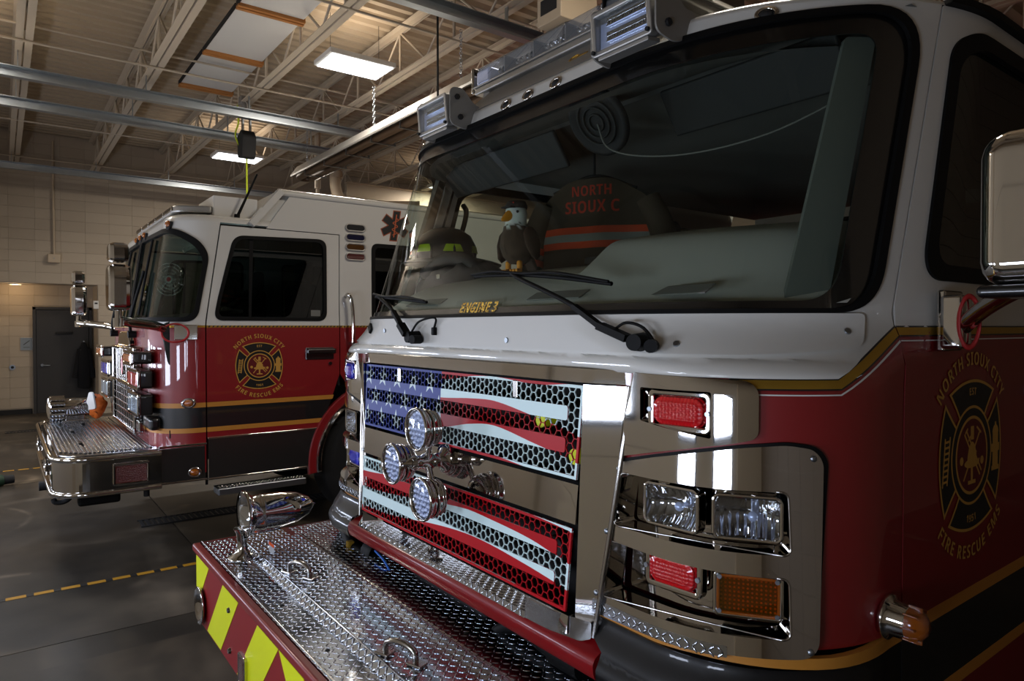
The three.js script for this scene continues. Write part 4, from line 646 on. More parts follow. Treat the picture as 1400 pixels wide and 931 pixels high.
    for (const [x, z, t] of [[-0.52, 0.37, 0.35], [0.27, 0.37, 0.35]]) mesh('pull_handle', [tube([[-0.07, 0, 0], [-0.065, 0.035, 0], [-0.03, 0.05, 0], [0.03, 0.05, 0], [0.065, 0.035, 0], [0.07, 0, 0]], 0.009, 30, 10)  .scale(0.8, 0.9, 1.1), box(0.05, 0.008, 0.035, -0.06, 0.003, 0, 0.003), box(0.05, 0.008, 0.035, 0.06, 0.003, 0, 0.003)].map(g => g.rotateY(t).translate(x, yd + 0.026, z)), M.chromeSoft, lid);
    // red front face with its rail and chevrons
    mesh('face_plate', box(2.48, 0.33, 0.03, 0, 0.597, 0.553, 0.012), M.redVinyl, B);
    const rail = mesh('top_rail', box(2.5, 0.034, 0.045, 0, 0.745, 0.562, 0.012), M.redRail, B);
    mesh('rail_edge', box(2.49, 0.006, 0.006, 0, 0.762, 0.543, 0.002), M.chromeSoft, rail);
    for (const s of [1, -1]) mesh('end_plate', box(0.03, 0.33, 0.74, s * 1.235, 0.597, 0.18, 0.01), M.redRail, B);
    const cx = -0.144, top = 0.712, bot = 0.448, ch = (l) => mesh('yellow_chevron', extrude(poly(l), 0.0015).translate(0, 0, 0.5682), M.yellow, B);
    const sl = 0.94 * (top - bot);
    for (const s of [1, -1]) { const T = d => cx - s * d;
      for (const d of [0.0, 0.44, 0.875]) { const e = [[T(d + 0.003), top], [T(d + 0.215), top], [T(d + 0.215 + sl), bot], [T(d + 0.003 + sl), bot]];
        const k = s > 0 ? -1.236 : 1.236, edge = Math.abs(k - cx); if (edge < d + 0.215 + sl) { const y2 = top - (edge - d - 0.215) / 0.94, y3 = top - (edge - d - 0.003) / 0.94; const pts = [[T(d), top]]; if (edge > d + 0.215) pts.push([T(d + 0.215), top], [k, y2]); else pts.push([k, top]); pts.push([k, Math.max(bot, y3)]); if (y3 < bot) pts.push([T(d + sl), bot]); ch(pts); } else ch(e); } }
    const hornL = x => { const h = mesh('bumper_horn', lathe([[0.03, -0.02], [0.034, 0], [0.045, 0.012], [0.065, 0.02], [0.076, 0.026], [0.078, 0.032], [0.07, 0.034], [0.05, 0.024], [0.03, 0.006], [0.012, 0.012], [0.0001, 0.016]], 36).rotateX(Math.PI / 2).translate(x, 0.53, 0.555), M.chrome, B); return h; };
    hornL(-1.125); hornL(1.125);
    each('face_screw', [[-0.705, 0.647], [-0.7, 0.497], [0.705, 0.647], [0.7, 0.497]].map(([x, y]) => rod([x, y, 0.566], [x, y, 0.577], 0.012, 14, 0.009)), M.chromeSoft, B);
    const rm = mesh('red_marker', extrude(ringShape(0.08, 0.11, 0.012, 0.009), 0.014, 0.003).translate(-0.515, 0.5, 0.568), M.chrome, B); mesh('red_lens', dome(0.064, 0.094, 0.008, 0.014).translate(-0.515, 0.5, 0.568), M.lensRedDim, rm);
    mesh('underframe', [box(2.2, 0.2, 0.4, 0, 0.52, 0.25), box(0.4, 0.14, 0.5, 0.6, 0.6, -0.1)], M.dark, B);
    // pipes and hoses in the gap behind the deck
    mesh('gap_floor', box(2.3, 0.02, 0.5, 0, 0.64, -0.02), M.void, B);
    mesh('air_hose', [tube([[-1.05, 0.8, -0.02], [-0.95, 0.78, 0.0], [-0.8, 0.75, 0.03], [-0.6, 0.74, 0.02]], 0.03, 20, 10), lathe([[0.05, 0], [0.055, 0.02], [0.05, 0.04], [0.055, 0.06], [0.05, 0.08]], 18).rotateZ(Math.PI / 2).translate(-0.62, 0.76, 0.0), box(0.5, 0.1, 0.1, -0.1, 0.74, -0.05, 0.03), rod([0.5, 0.8, 0.0], [0.62, 0.8, 0.0], 0.045, 18), tube([[0.2, 0.73, 0.02], [0.3, 0.79, 0.0], [0.5, 0.78, 0.0]], 0.022, 16, 8)], M.rubber, B);
    mesh('blue_wire', tube([[-0.6, 0.79, 0.03], [-0.5, 0.78, 0.04], [-0.42, 0.755, 0.05]], 0.004, 14, 6), std({ color: 0x1d5db8, roughness: 0.5 }), B);
    mesh('amber_tag', box(0.03, 0.04, 0.03, -0.8, 0.765, 0.05, 0.006), std({ color: 0x8a6a10 }), B);
    // bullet lamp on a stalk
    const L = group('bullet_lamp', B), bx = -0.93, by = 0.935, bz = 0.36;
    mesh('lamp_body', lathe([[0.0001, -0.2], [0.012, -0.195], [0.04, -0.17], [0.062, -0.12], [0.072, -0.05], [0.073, 0.02], [0.075, 0.022], [0.075, 0.03], [0.073, 0.032], [0.072, 0.06], [0.08, 0.07], [0.094, 0.082], [0.098, 0.092], [0.094, 0.098]], 44).rotateX(Math.PI / 2).translate(bx, by, bz), M.chrome, L);
    mesh('lamp_lens', lathe([[0.0001, 0.108], [0.05, 0.104], [0.092, 0.096]], 36).rotateX(Math.PI / 2).translate(bx, by, bz), M.lens, L); mesh('lamp_reflector', lathe([[0.0001, 0.03], [0.05, 0.05], [0.09, 0.09]], 30).rotateX(Math.PI / 2).translate(bx, by, bz), M.chrome, L);
    mesh('lamp_tip', rod([bx, by, bz - 0.205], [bx, by, bz - 0.19], 0.004, 8, 0.008), M.chrome, L);
    mesh('lamp_stalk', [lathe([[0.055, 0], [0.055, 0.006], [0.04, 0.012], [0.022, 0.03], [0.018, 0.06], [0.024, 0.1], [0.034, 0.12]], 26).translate(bx, yd + 0.0, bz + 0.1), box(0.05, 0.03, 0.16, bx, by - 0.068, bz + 0.03, 0.008)], M.chrome, L);
    mesh('warning_sticker', box(0.06, 0.035, 0.002, bx + 0.12, yd + 0.05, bz + 0.02), std({ color: 0xa7a9ac }), L); mesh('sticker_band', box(0.06, 0.012, 0.0025, bx + 0.12, yd + 0.066, bz + 0.02), std({ color: 0xd2521a }), L);
  }
  // ---- wipers
  const wiper = (pts, hub, blade, s) => { const w = group('wiper', E), A = pts.map(([a, y, d]) => P(a, y, d).toArray());
    mesh('pivot', [rod(P(hub[0], hub[1], 0.005).toArray(), P(hub[0], hub[1], 0.06).toArray(), 0.024, 18, 0.02), rod(P(hub[0] + 0.03, hub[1] - 0.008, 0.02).toArray(), P(hub[0] + 0.04, hub[1] - 0.008, 0.06).toArray(), 0.016, 14)], M.rubber, w);
    mesh('wiper_arm', [tube(A, 0.007, 30, 8), bar(A[0], A[1], 0.03, 0.018), bar(A[1], A[2], 0.018, 0.013)], M.rubber, w);
    const b = blade.map(([a, y, d]) => P(a, y, d).toArray()); mesh('wiper_blade', [tube(b, 0.006, 40, 6), tube(b.map((p, i) => [p[0], p[1] + (i % 2 ? 0.012 : 0.005), p[2] + 0.012]), 0.0045, 40, 6)], M.rubber, w);
    mesh('washer_hose', tube(s.map(([a, y, d]) => P(a, y, d).toArray()), 0.004, 30, 6), M.rubber, w); };
  wiper([[0.80, 1.672, 0.055], [0.72, 1.703, 0.05], [0.62, 1.755, 0.035], [0.32, 1.849, 0.03], [0.28, 1.863, 0.028]], [0.815, 1.663], [[0.04, 1.869, 0.012], [0.18, 1.864, 0.016], [0.33, 1.856, 0.018], [0.5, 1.84, 0.018], [0.71, 1.812, 0.012]], [[0.86, 1.655, 0.03], [0.83, 1.7, 0.045], [0.79, 1.71, 0.05], [0.76, 1.695, 0.045]]);
  wiper([[-0.285, 1.672, 0.055], [-0.35, 1.71, 0.05], [-0.46, 1.76, 0.035], [-0.7, 1.832, 0.03]], [-0.275, 1.663], [[-0.98, 1.832, 0.012], [-0.8, 1.829, 0.016], [-0.6, 1.818, 0.018], [-0.4, 1.803, 0.016], [-0.25, 1.79, 0.012]], [[-0.28, 1.68, 0.04], [-0.2, 1.72, 0.05], [-0.12, 1.73, 0.03], [-0.16, 1.69, 0.014]]);
  each('washer_nozzle', [on(P, -0.72, 1.69, box(0.06, 0.022, 0.012, 0, 0, 0.014, 0.003, [0, 0, -0.5])), on(P, -0.15, 1.685, box(0.018, 0.028, 0.02, 0, 0, 0.016, 0.004))], M.rubber, E);
  // ---- roof lamps
  for (const a of [-0.85, -0.09, 0.046, 0.203, 0.97]) { const m = mesh('roof_marker', on(P, a, 2.513, lathe([[0.03, 0], [0.03, 0.006], [0.022, 0.008], [0.019, 0.002]], 24).scale(1, 1, 0.7).rotateX(Math.PI / 2)), M.chrome, E); mesh('clear_lens', on(P, a, 2.513, new THREE.SphereGeometry(0.018, 14, 8).scale(1, 0.7, 0.5), 0.003), M.dark, m); }
  for (const s of [1, -1]) { const x = s > 0 ? 0.59 : -0.44, y = 2.545, z = -0.175, m = mesh('scene_light', [extrude(ringShape(0.225, 0.125, 0.01, 0.016), 0.03, 0.004).translate(0, 0, 0.0), box(0.2, 0.1, 0.05, 0, 0, -0.02, 0.006), box(0.19, 0.012, 0.05, 0, -0.068, 0.0, 0.003)].map(g => g.rotateX(0.1).translate(x, y, z)), M.alu, E);
    mesh('lamp_reflector', box(0.19, 0.09, 0.004, x, y, z + 0.006), M.led, m);
    const rows = []; for (const k of [-0.022, 0.022]) { rows.push(box(0.15, 0.014, 0.006, x + 0.012, y + k + 0.012, z + 0.014, 0.002), box(0.15, 0.004, 0.006, x + 0.012, y + k - 0.006, z + 0.014)); for (let i = 0; i < 14; i++) rows.push(box(0.007, 0.012, 0.006, x - 0.058 + i * 0.0108, y + k, z + 0.013, 0.001)); }
    mesh('led_row', rows, M.chromeSoft, m);
    mesh('cover_glass', box(0.195, 0.095, 0.003, x, y, z + 0.026), M.lens, m);
    each('corner_screw', [-1, 1].flatMap(i => [-1, 1].map(k => rod([x + i * 0.103, y + k * 0.053, z + 0.026], [x + i * 0.103, y + k * 0.053, z + 0.034], 0.006, 10))), M.dark, m);
    const br = roundPoly([[0, -0.06], [0, 0.08], [-0.06, 0.085], [-0.11, 0.03], [-0.24, 0.01], [-0.24, -0.02], [-0.07, -0.075]], 0.025);
    each('mount_bracket', [1, -1].map(k => extrude(br, 0.006).rotateY(-Math.PI / 2).translate(x + k * 0.122 + 0.003, y, z + 0.02)), M.bracket, m);
    each('bracket_bolt', [[0.045, -0.03], [-0.03, -0.045]].map(([v, u]) => rod([x + 0.124, y + v, z + u + 0.02], [x + 0.134, y + v, z + u + 0.02], 0.011, 6)), M.dark, m); }
  { const b = group('light_bar', E), y0 = 2.735, y1 = 2.828, z = -0.45, hw = 0.56;
    mesh('bar_base', [box(2 * hw, 0.03, 0.3, 0, y0 - 0.012, z - 0.13, 0.008), box(2 * hw + 0.01, 0.008, 0.31, 0, y0 + 0.006, z - 0.13, 0.003)], M.alu, b);
    mesh('mount_plate', [extrude(poly([[0.275, 2.556], [0.46, 2.715], [0.52, 2.715], [0.52, 2.7], [0.3, 2.556]]), 0.9).rotateY(Math.PI / 2).translate(-0.45, 0, 0), box(0.05, 0.09, 0.2, -0.5, 2.68, z - 0.1, 0.006), box(0.05, 0.09, 0.2, 0.5, 2.68, z - 0.1, 0.006)], M.bracket, b);
    mesh('gold_badge', [new THREE.TorusGeometry(0.016, 0.003, 6, 24).scale(1.4, 1, 1), box(0.06, 0.012, 0.003, 0.035, 0, 0)].map(g => g.rotateX(-0.72).translate(0.17, 2.627, -0.357)), M.goldLeaf, b);
    for (let i = 0; i < 6; i++) { const x = -hw + 0.1 + i * 0.19, e = i === 0 || i === 5;
      const c = mesh('lamp_cell', [box(0.004, y1 - y0, 0.26, x - 0.093, (y0 + y1) / 2, z - 0.13), box(0.18, 0.004, 0.26, x, y0 + 0.012, z - 0.13)], M.dark, b);
      mesh('reflector', [box(0.176, 0.074, 0.02, x, (y0 + y1) / 2, z - 0.06, 0.004), ...[-0.05, -0.02, 0.02, 0.05].flatMap(u => [-0.014, 0.014].map(v => lathe([[0.0001, 0.0], [0.007, 0.004], [0.0125, 0.018]], 12).rotateX(Math.PI / 2).translate(x + u, (y0 + y1) / 2 + v, z - 0.05)))], M.chrome, c);
      mesh('clear_cover', extrude(rrect(-0.092, -0.04, 0.092, 0.04, 0.008), 0.27, 0.012).translate(x, (y0 + y1) / 2 + 0.004, z - 0.26), M.optic, c); }
    each('end_cap', [-1, 1].map(s => box(0.02, y1 - y0 + 0.02, 0.29, s * (hw + 0.025), (y0 + y1) / 2, z - 0.13, 0.008)), M.chromeSoft, b);
    each('end_prism', [-1, 1].map(s => box(0.1, 0.065, 0.1, s * (hw - 0.05), (y0 + y1) / 2, z - 0.04, 0.012)), M.led, b); mesh('side_flasher', [box(0.1, 0.07, 0.08, -0.62, 2.64, -0.44, 0.015), box(0.12, 0.012, 0.1, -0.62, 2.6, -0.44, 0.004)], M.chrome, b);
    mesh('top_beacon', [lathe([[0.13, 0], [0.13, 0.02], [0.12, 0.05], [0.09, 0.085], [0.0001, 0.1]], 30).scale(1, 1, 0.7).translate(0.27, y1, z - 0.14)], M.chromeSoft, b);
    mesh('black_strap', box(0.012, 0.12, 0.3, 0.235, y1 - 0.01, z - 0.13, 0.004), M.rubber, b); }
  // ---- inside the cab
  const zf = x => P(x * 1.14, 1.757, -0.03).z, dashY = (x, t) => 1.757 + 0.2 * (1 - Math.exp(-t / 0.24)) * (1 - 0.25 * smooth(0.9, 1.1, Math.abs(x))) + 0.075 * smooth(0.33, 0.4, x) * (1 - smooth(0.98, 1.08, x)) * smooth(0.06, 0.26, t - 0.25 * Math.max(0, 0.55 - x));
  { const nx = 90, nt = 30, pos = [], idx = []; for (let i = 0; i <= nx; i++) for (let k = 0; k <= nt; k++) { const x = -1.13 + 2.26 * i / nx, t = k / nt * 0.62, z = zf(x) - t; pos.push(x, k === nt ? 1.4 : dashY(x, t), z); } for (let i = 0; i < nx; i++) for (let k = 0; k < nt; k++) { const a = i * (nt + 1) + k, b = a + nt + 1; idx.push(a, b, a + 1, b, b + 1, a + 1); }
    const g = new THREE.BufferGeometry(); g.setAttribute('position', new THREE.Float32BufferAttribute(pos, 3)); g.setIndex(idx); g.computeVertexNormals(); const d = mesh('dashboard', g, M.dash, E);
    for (const [x0, x1] of [[-0.5, -0.25], [0.28, 0.52], [0.62, 0.9]]) mesh('defrost_vent', box(x1 - x0, 0.004, 0.05, (x0 + x1) / 2, dashY((x0 + x1) / 2, 0.045) + 0.003, zf((x0 + x1) / 2) - 0.045, 0.0015, [0.5, 0, 0]), M.trimGrey, d);
    mesh('dash_switches', [box(0.07, 0.03, 0.05, 0.02, 1.955, -0.6, 0.008), box(0.09, 0.035, 0.05, 0.28, 1.97, -0.62, 0.01)], M.dark, d); }
  { const w = mesh('steering_wheel', [new THREE.TorusGeometry(0.24, 0.016, 12, 48).rotateX(-0.9).translate(0.7, 1.93, -1.0), rod([0.7, 1.92, -1.0], [0.7, 1.6, -0.75], 0.03, 12), ...[0, 2.1, 4.2].map(t => rod([0.7, 1.92, -1.0], [0.7 + 0.23 * Math.cos(t), 1.92 + 0.23 * Math.sin(t) * 0.62, -1.0 + 0.23 * Math.sin(t) * 0.78], 0.012, 8))], M.rubber, E); mesh('horn_pad', new THREE.CylinderGeometry(0.06, 0.07, 0.04, 20).rotateX(0.67).translate(0.7, 1.925, -0.995), M.dark, w); }
  for (const x of [-0.72, 0.7]) { const st = mesh('cab_seat', [box(0.5, 0.14, 0.5, x, 1.28, -1.45, 0.05), box(0.5, 0.8, 0.14, x, 1.7, -1.75, 0.05, [0.12, 0, 0])], M.seat, E); mesh('headrest', box(0.3, 0.2, 0.1, x, 2.2, -1.8, 0.04), M.seat, st); mesh('seat_base', box(0.4, 0.5, 0.4, x, 0.98, -1.5, 0.02), M.dark, st); }
  mesh('cab_floor', box(2.3, 0.06, 3.5, 0, 0.74, -2.1), M.dark, E); mesh('engine_tunnel', box(0.8, 0.9, 2.2, 0, 1.15, -1.8, 0.1), M.dashDark, E);
  mesh('rear_wall', box(2.38, 1.9, 0.05, 0, 1.7, -3.5), M.dashDark, E); mesh('firewall', box(2.3, 0.66, 0.03, 0, 1.08, -0.4), M.void, E);
  mesh('headliner', sheet(poly([[-1.15, 0.62], [1.15, 0.62], [1.15, 3.4], [-1.15, 3.4]]), (a, y, d) => V(a, 2.52 + d, -y), { d: 0, edge: 0.5 }), M.trimGrey, E);
  mesh('header_panel', sheet(poly([[-1.12, 0], [1.12, 0], [1.12, 0.3], [-1.12, 0.3]]), (a, y, d) => { const p = P(a * 1.12, 2.44, -0.05); return V(p.x, 2.43 + y * 0.3 + d, p.z - y); }, { edge: 0.1 }), M.trimGrey, E);
  for (const s of [1, -1]) mesh('pillar_trim', sheet(roundPoly([[s * 1.17, 1.76], [s * 1.29, 1.76], [s * 1.29, 2.45], [s * 1.2, 2.45]], 0.01), P, { d: -0.06, thick: 0.02, edge: 0.06 }), M.pillar, E);
  { const s = mesh('ceiling_speaker', lathe([[0.125, 0], [0.125, 0.016], [0.11, 0.022], [0.1, 0.012], [0.085, 0.014], [0.0001, 0.018]], 36).rotateX(2.2).translate(0.22, 2.415, -0.43), M.dark, E); mesh('speaker_ring', [0.03, 0.055, 0.08].map(r => new THREE.TorusGeometry(r, 0.004, 6, 30).rotateX(Math.PI / 2).translate(0, 0.02, 0).rotateX(2.2).translate(0.22, 2.415, -0.43)), M.dashDark, s); }
  mesh('curly_cord', tube([[0.22, 2.4, -0.42], [0.27, 2.31, -0.42], [0.5, 2.24, -0.45], [0.8, 2.25, -0.52], [1.06, 2.34, -0.6]], 0.003, 50, 6), M.trimGrey, E);
  for (const [x0, x1] of [[-1.0, -0.15], [0.4, 1.0]]) mesh('sun_visor', box(x1 - x0, 0.16, 0.02, (x0 + x1) / 2, 2.42, -0.58, 0.008, [0.6, 0, 0]), M.dashDark, E);
  for (const x of [-1.1]) mesh('grab_bar', tube([[x, 1.95, -0.55], [x + 0.03, 2.0, -0.6], [x + 0.03, 2.3, -0.72], [x, 2.34, -0.72]], 0.014, 24, 8), M.rubber, E);
}
// ---------- the farther engine ----------
const far = thing('fire_engine', 'farther red and white fire engine with chrome bumper and square-mesh grille', 'fire engine', [-4.79, 0, 0.34]);
{
  const E = far, Q = cabSurface({ W: 1.22, low: 0.3, high: 0.3, y0: 0, y1: 1, lean: 0.15, from: 1.735, ze: 0.3, A: 1.3912 });
  const A = (z, y) => 1.0912 - z - 0.15 * Math.max(0, y - 1.735);
  const zy = l => l.map(([z, y, k]) => [A(z, y), y, k]);
  const half = (s, l) => l.map(([a, y, k]) => [s * a, y, k]);
  // front: white above the belt, red below
  const wsR = [[0.025, 1.755, 0.03], [1.362, 1.75, 0.09], [1.376, 2.23, 0.09], [1.3, 2.335, 0.08], [1.12, 2.43, 0.1], [0.025, 2.45, 0.03]];
  const grow = (l, k) => { const cx = 0.7, cy = 2.1; return l.map(([a, y, r]) => [a + Math.sign(a - cx) * k, y + Math.sign(y - cy) * k, r]); };
  const front = poly([[-1.43, 1.712], [1.43, 1.712], [1.43, 2.5], [-1.43, 2.5]]);
  for (const s of [1, -1]) front.holes.push(roundPoly(half(s, wsR), 0.05, THREE.Path));
  mesh('cab_front', sheet(front, Q, { d: -0.014, thick: 0.014, edge: 0.05 }), M.white, E);
  for (const s of [1, -1]) { const w = mesh('windscreen', sheet(roundPoly(half(s, wsR), 0.05), Q, { d: -0.006, edge: 0.07 }), M.glassFar, E);
    const g = roundPoly(half(s, grow(wsR, 0.012)), 0.05); g.holes.push(roundPoly(half(s, grow(wsR, -0.022)), 0.05, THREE.Path)); mesh('rubber_gasket', sheet(g, Q, { d: -0.004, thick: 0.014, edge: 0.06 }), M.rubber, w); }
  const rb = (y0, y1, m, name, a0 = -1.43, a1 = 1.43, d = 0) => mesh(name, sheet(rrect(a0, y0, a1, y1, 0), Q, { d: d - 0.014, thick: 0.014, edge: 0.07 }), m, E);
  const fr = rb(1.13, 1.696, M.red, 'front_panel'); rb(0.94, 1.094, M.black, 'black_band'); rb(0.6, 0.904, M.red, 'lower_front');
  for (const y of [1.094, 0.905]) rb(y, y + 0.036, M.gold, 'gold_stripe', -1.43, 1.43, 0.0015);
  rb(1.696, 1.712, M.goldLeaf, 'belt_stripe', -1.43, 1.43, 0.001);
  // sides
  for (const s of [1, -1]) {
    const f = (l, r = 0.004, T = THREE.Shape) => roundPoly(half(s, zy(l)), r, T), z0 = -0.348, z1 = -1.402;
    const up = f([[z0, 1.712], [z1, 1.712], [z1, 2.475], [z0 - 0.111, 2.475]].reverse());
    const win = [[-0.4, 1.748, 0.08], [-0.425, 1.9, 0.3], [-0.55, 2.408, 0.08], [-1.292, 2.43, 0.08], [-1.292, 1.748, 0.08]], w2 = [[-0.43, 1.776, 0.07], [-0.452, 1.9, 0.3], [-0.575, 2.382, 0.07], [-1.264, 2.403, 0.07], [-1.264, 1.776, 0.07]];
    up.holes.push(f(win, 0.06, THREE.Path));
    const d = mesh('cab_door', sheet(up, Q, { d: -0.014, thick: 0.014, edge: 0.08 }), M.white, E);
    const sl = f(win, 0.06); sl.holes.push(f(w2, 0.05, THREE.Path)); mesh('window_seal', sheet(sl, Q, { d: -0.012, thick: 0.018, edge: 0.08 }), M.rubber, d);
    mesh('window_glass', sheet(f(w2, 0.05), Q, { d: -0.008, edge: 0.2 }), M.glassDark, d);
    mesh('window_bar', sheet(f([[-0.66, 1.77], [-0.68, 1.77], [-0.7, 2.395], [-0.67, 2.395]]), Q, { d: -0.012, thick: 0.006, edge: 0.2 }), M.rubber, d);
    mesh('window_sticker', sheet(f([[-1.16, 1.79], [-1.24, 1.79], [-1.24, 1.84], [-1.16, 1.84]]), Q, { d: -0.0075, edge: 0.2 }), M.trimGrey, d);
    mesh('red_panel', sheet(f([[z0, 1.13], [z1 + 0.06, 1.13], [z1, 1.3], [z1, 1.696], [z0, 1.696]]), Q, { d: -0.014, thick: 0.014, edge: 0.2 }), M.red, d);
    mesh('belt_stripe', sheet(f([[z0, 1.696], [z1, 1.696], [z1, 1.712], [z0, 1.712]]), Q, { d: -0.012, thick: 0.013, edge: 0.2 }), M.goldLeaf, d);
    { const br = []; for (let z = z0 - 0.01; z > -2.5; z -= 0.03) br.push(sheet(poly(half(s, zy([[z, 1.698], [z - 0.012, 1.698], [z - 0.02, 1.71], [z - 0.008, 1.71]]))), Q, { d: 0.0012, thick: 0.0004, edge: 1, inner: false })); mesh('belt_pattern', br, M.black, d); }
    mesh('black_band', sheet(f([[z0, 0.94], [-1.27, 0.94], [-1.33, 1.094], [z0, 1.094]]), Q, { d: -0.014, thick: 0.014, edge: 0.2 }), M.black, d);
    mesh('gold_stripe', [[0.905, -1.255], [1.094, -1.338]].map(([y, z]) => sheet(f([[z0, y], [z, y], [z - 0.012, y + 0.035], [z0, y + 0.035]]), Q, { d: -0.014, thick: 0.0155, edge: 0.2 })), M.gold, d);
    mesh('lower_panel', sheet(f([[z0, 0.86], [-1.25, 0.86], [-1.255, 0.905], [z0, 0.905]]), Q, { d: -0.014, thick: 0.014, edge: 0.2 }), M.red, d);
    mesh('kick_plate', sheet(f([[z0 - 0.01, 0.545], [-1.12, 0.545], [-1.2, 0.855], [z0 - 0.01, 0.855]]), Q, { d: -0.014, thick: 0.02, edge: 0.2 }), phy({ color: 0x6a6866, metalness: 0.9, roughness: 0.22 }), d);
    mesh('plate_trim', [[0.857, -1.2], [0.545, -1.115]].map(([y, z]) => box(0.018, 0.016, z0 - z, s * 1.226, y, (z0 + z) / 2, 0.005)), M.chrome, d);
    const st = mesh('step', box(0.16, 0.055, 0.68, s * 1.2, 0.445, -0.75, 0.01), M.steel, d); { const l = []; for (let i = 0; i < 26; i++) for (let k = 0; k < 2; k++) l.push(lathe([[0.009, 0], [0.007, 0.006], [0.004, 0.006]], 8).translate(s * (1.245 - k * 0.05), 0.473, -0.43 - i * 0.0255)); mesh('step_teeth', l, M.chromeSoft, st); }
    mesh('door_handle', [on(Q, s * A(-1.235, 1.487), 1.487, box(0.25, 0.045, 0.03, 0, 0.012, 0.03, 0.014)), on(Q, s * A(-1.23, 1.48), 1.48, box(0.24, 0.1, 0.012, 0, 0, 0.002, 0.005)), on(Q, s * A(-1.32, 1.395), 1.395, rod([0, 0, 0], [0, 0, 0.012], 0.014, 14))], M.darkGloss, d);
    const e0 = A(-0.738 + 0.24, 1.4), e1 = A(-0.738 - 0.24, 1.4); mesh('door_emblem', sheet(rrect(Math.min(s * e0, s * e1), 1.125, Math.max(s * e0, s * e1), 1.665, 0), Q, { d: 0.0012, edge: 0.2, uv: s > 0 ? uvIn(e0, e1, 1.125, 1.665) : uvIn(-e1, -e0, 1.125, 1.665) }), emblemMat, d);
    mesh('door_groove', [sheet(f([[-0.335, 0.5], [-0.335, 1.735], [-0.45, 2.49], [-0.47, 2.49], [-0.355, 1.735], [-0.355, 0.5]]), Q, { d: -0.02, edge: 0.2 }), sheet(f([[-1.395, 1.2], [-1.415, 1.2], [-1.415, 2.49], [-1.395, 2.49]]), Q, { d: -0.02, edge: 0.2 }), sheet(f([[-0.34, 2.47], [-1.41, 2.47], [-1.41, 2.49], [-0.34, 2.49]]), Q, { d: -0.02, edge: 0.2 })], M.void, d);
    // raised rear part of the cab side
    const rz = -4.1, up2 = f([[-1.41, 1.712], [rz, 1.712], [rz, 2.762], [-0.992, 2.762], [-0.8, 2.482], [-1.41, 2.482]].reverse(), 0.002); up2.holes.push(f([[-1.71, 1.76], [-2.6, 1.76], [-2.6, 2.42], [-1.71, 2.42]], 0.06, THREE.Path));
    const rs = mesh('rear_side', sheet(up2, Q, { d: -0.03, thick: 0.03, edge: 0.2 }), M.white, E);
    const gl = f([[-1.70, 1.75], [-2.61, 1.75], [-2.61, 2.43], [-1.70, 2.43]], 0.065); gl.holes.push(f([[-1.735, 1.785], [-2.575, 1.785], [-2.575, 2.395], [-1.735, 2.395]], 0.05, THREE.Path)); mesh('window_seal', sheet(gl, Q, { d: -0.01, thick: 0.016, edge: 0.2 }), M.rubber, rs);
    mesh('window_glass', sheet(f([[-1.72, 1.77], [-2.59, 1.77], [-2.59, 2.41], [-1.72, 2.41]], 0.05), Q, { d: -0.006, edge: 0.3 }), M.glassDark, rs);
    // chamfered edge of the raised roof
    mesh('roof_edge', [extrude(roundPoly([[0, 0], [0.045, 0.004], [0.05, 0.03], [0.035, 0.055], [0.0, 0.065]].map(([x, y]) => [s * x, y]), 0.012), 3.2).translate(s * 1.185, 2.748, -4.1), bar([s * 1.205, 2.5, -0.68], [s * 1.205, 2.785, -0.915], 0.05, 0.1, [s, 0, 0])], M.white, rs);
    const red2 = f([[-1.41, 1.3], [-1.5, 1.17], [-1.78, 1.2], [-2.06, 1.17], [-2.4, 0.6], [rz, 0.6], [rz, 1.696], [-1.41, 1.696]]); mesh('rear_red', sheet(red2, Q, { d: -0.014, thick: 0.014, edge: 0.3 }), M.red, rs);
    mesh('belt_stripe', sheet(f([[-1.41, 1.696], [rz, 1.696], [rz, 1.712], [-1.41, 1.712]]), Q, { d: -0.012, thick: 0.013, edge: 0.3 }), M.goldLeaf, rs);
    // wheel arch and wheel
    const arch = (r0, r1) => { const S = new THREE.Shape(); S.absarc(0, 0, r1, -0.12, Math.PI + 0.12); S.absarc(0, 0, r0, Math.PI + 0.12, -0.12, true); return S; };
    const ar = mesh('wheel_arch', extrude(arch(0.6, 0.665), 0.05, 0.008, 30).rotateY(s * Math.PI / 2).translate(s * 1.19, 0.56, -1.79), M.red, E); mesh('arch_trim', extrude(arch(0.555, 0.602), 0.06, 0.012, 30).rotateY(s * Math.PI / 2).translate(s * 1.19, 0.56, -1.79), M.chrome, ar);
    mesh('arch_liner', new THREE.CylinderGeometry(0.6, 0.6, 0.6, 40, 1, true, 0, Math.PI).rotateZ(Math.PI / 2).rotateX(Math.PI / 2).rotateX(-Math.PI / 2).translate(s * 0.9, 0.56, -1.79), M.void, ar);
    wheel(E, 'wheel', s * 1.03, 0.52, -1.79, 0.52);
    // four small side lamps, star of life, grab rail, markers
    [M.dark, phy({ color: 0x0d1030, roughness: 0.2, clearcoat: 1 }), phy({ color: 0x4a2c08, roughness: 0.2, clearcoat: 1 }), M.lensRedDim].forEach((m, i) => { const y = 2.549 - i * 0.0825, B = g => on(Q, s * A(-1.55, y), y, g), L = mesh('side_lamp', B(extrude(ringShape(0.185, 0.068, 0.034, 0.012), 0.016, 0.004)), M.alu, E); mesh('colour_lens', B(dome(0.163, 0.046, 0.022, 0.014)), m, L); });
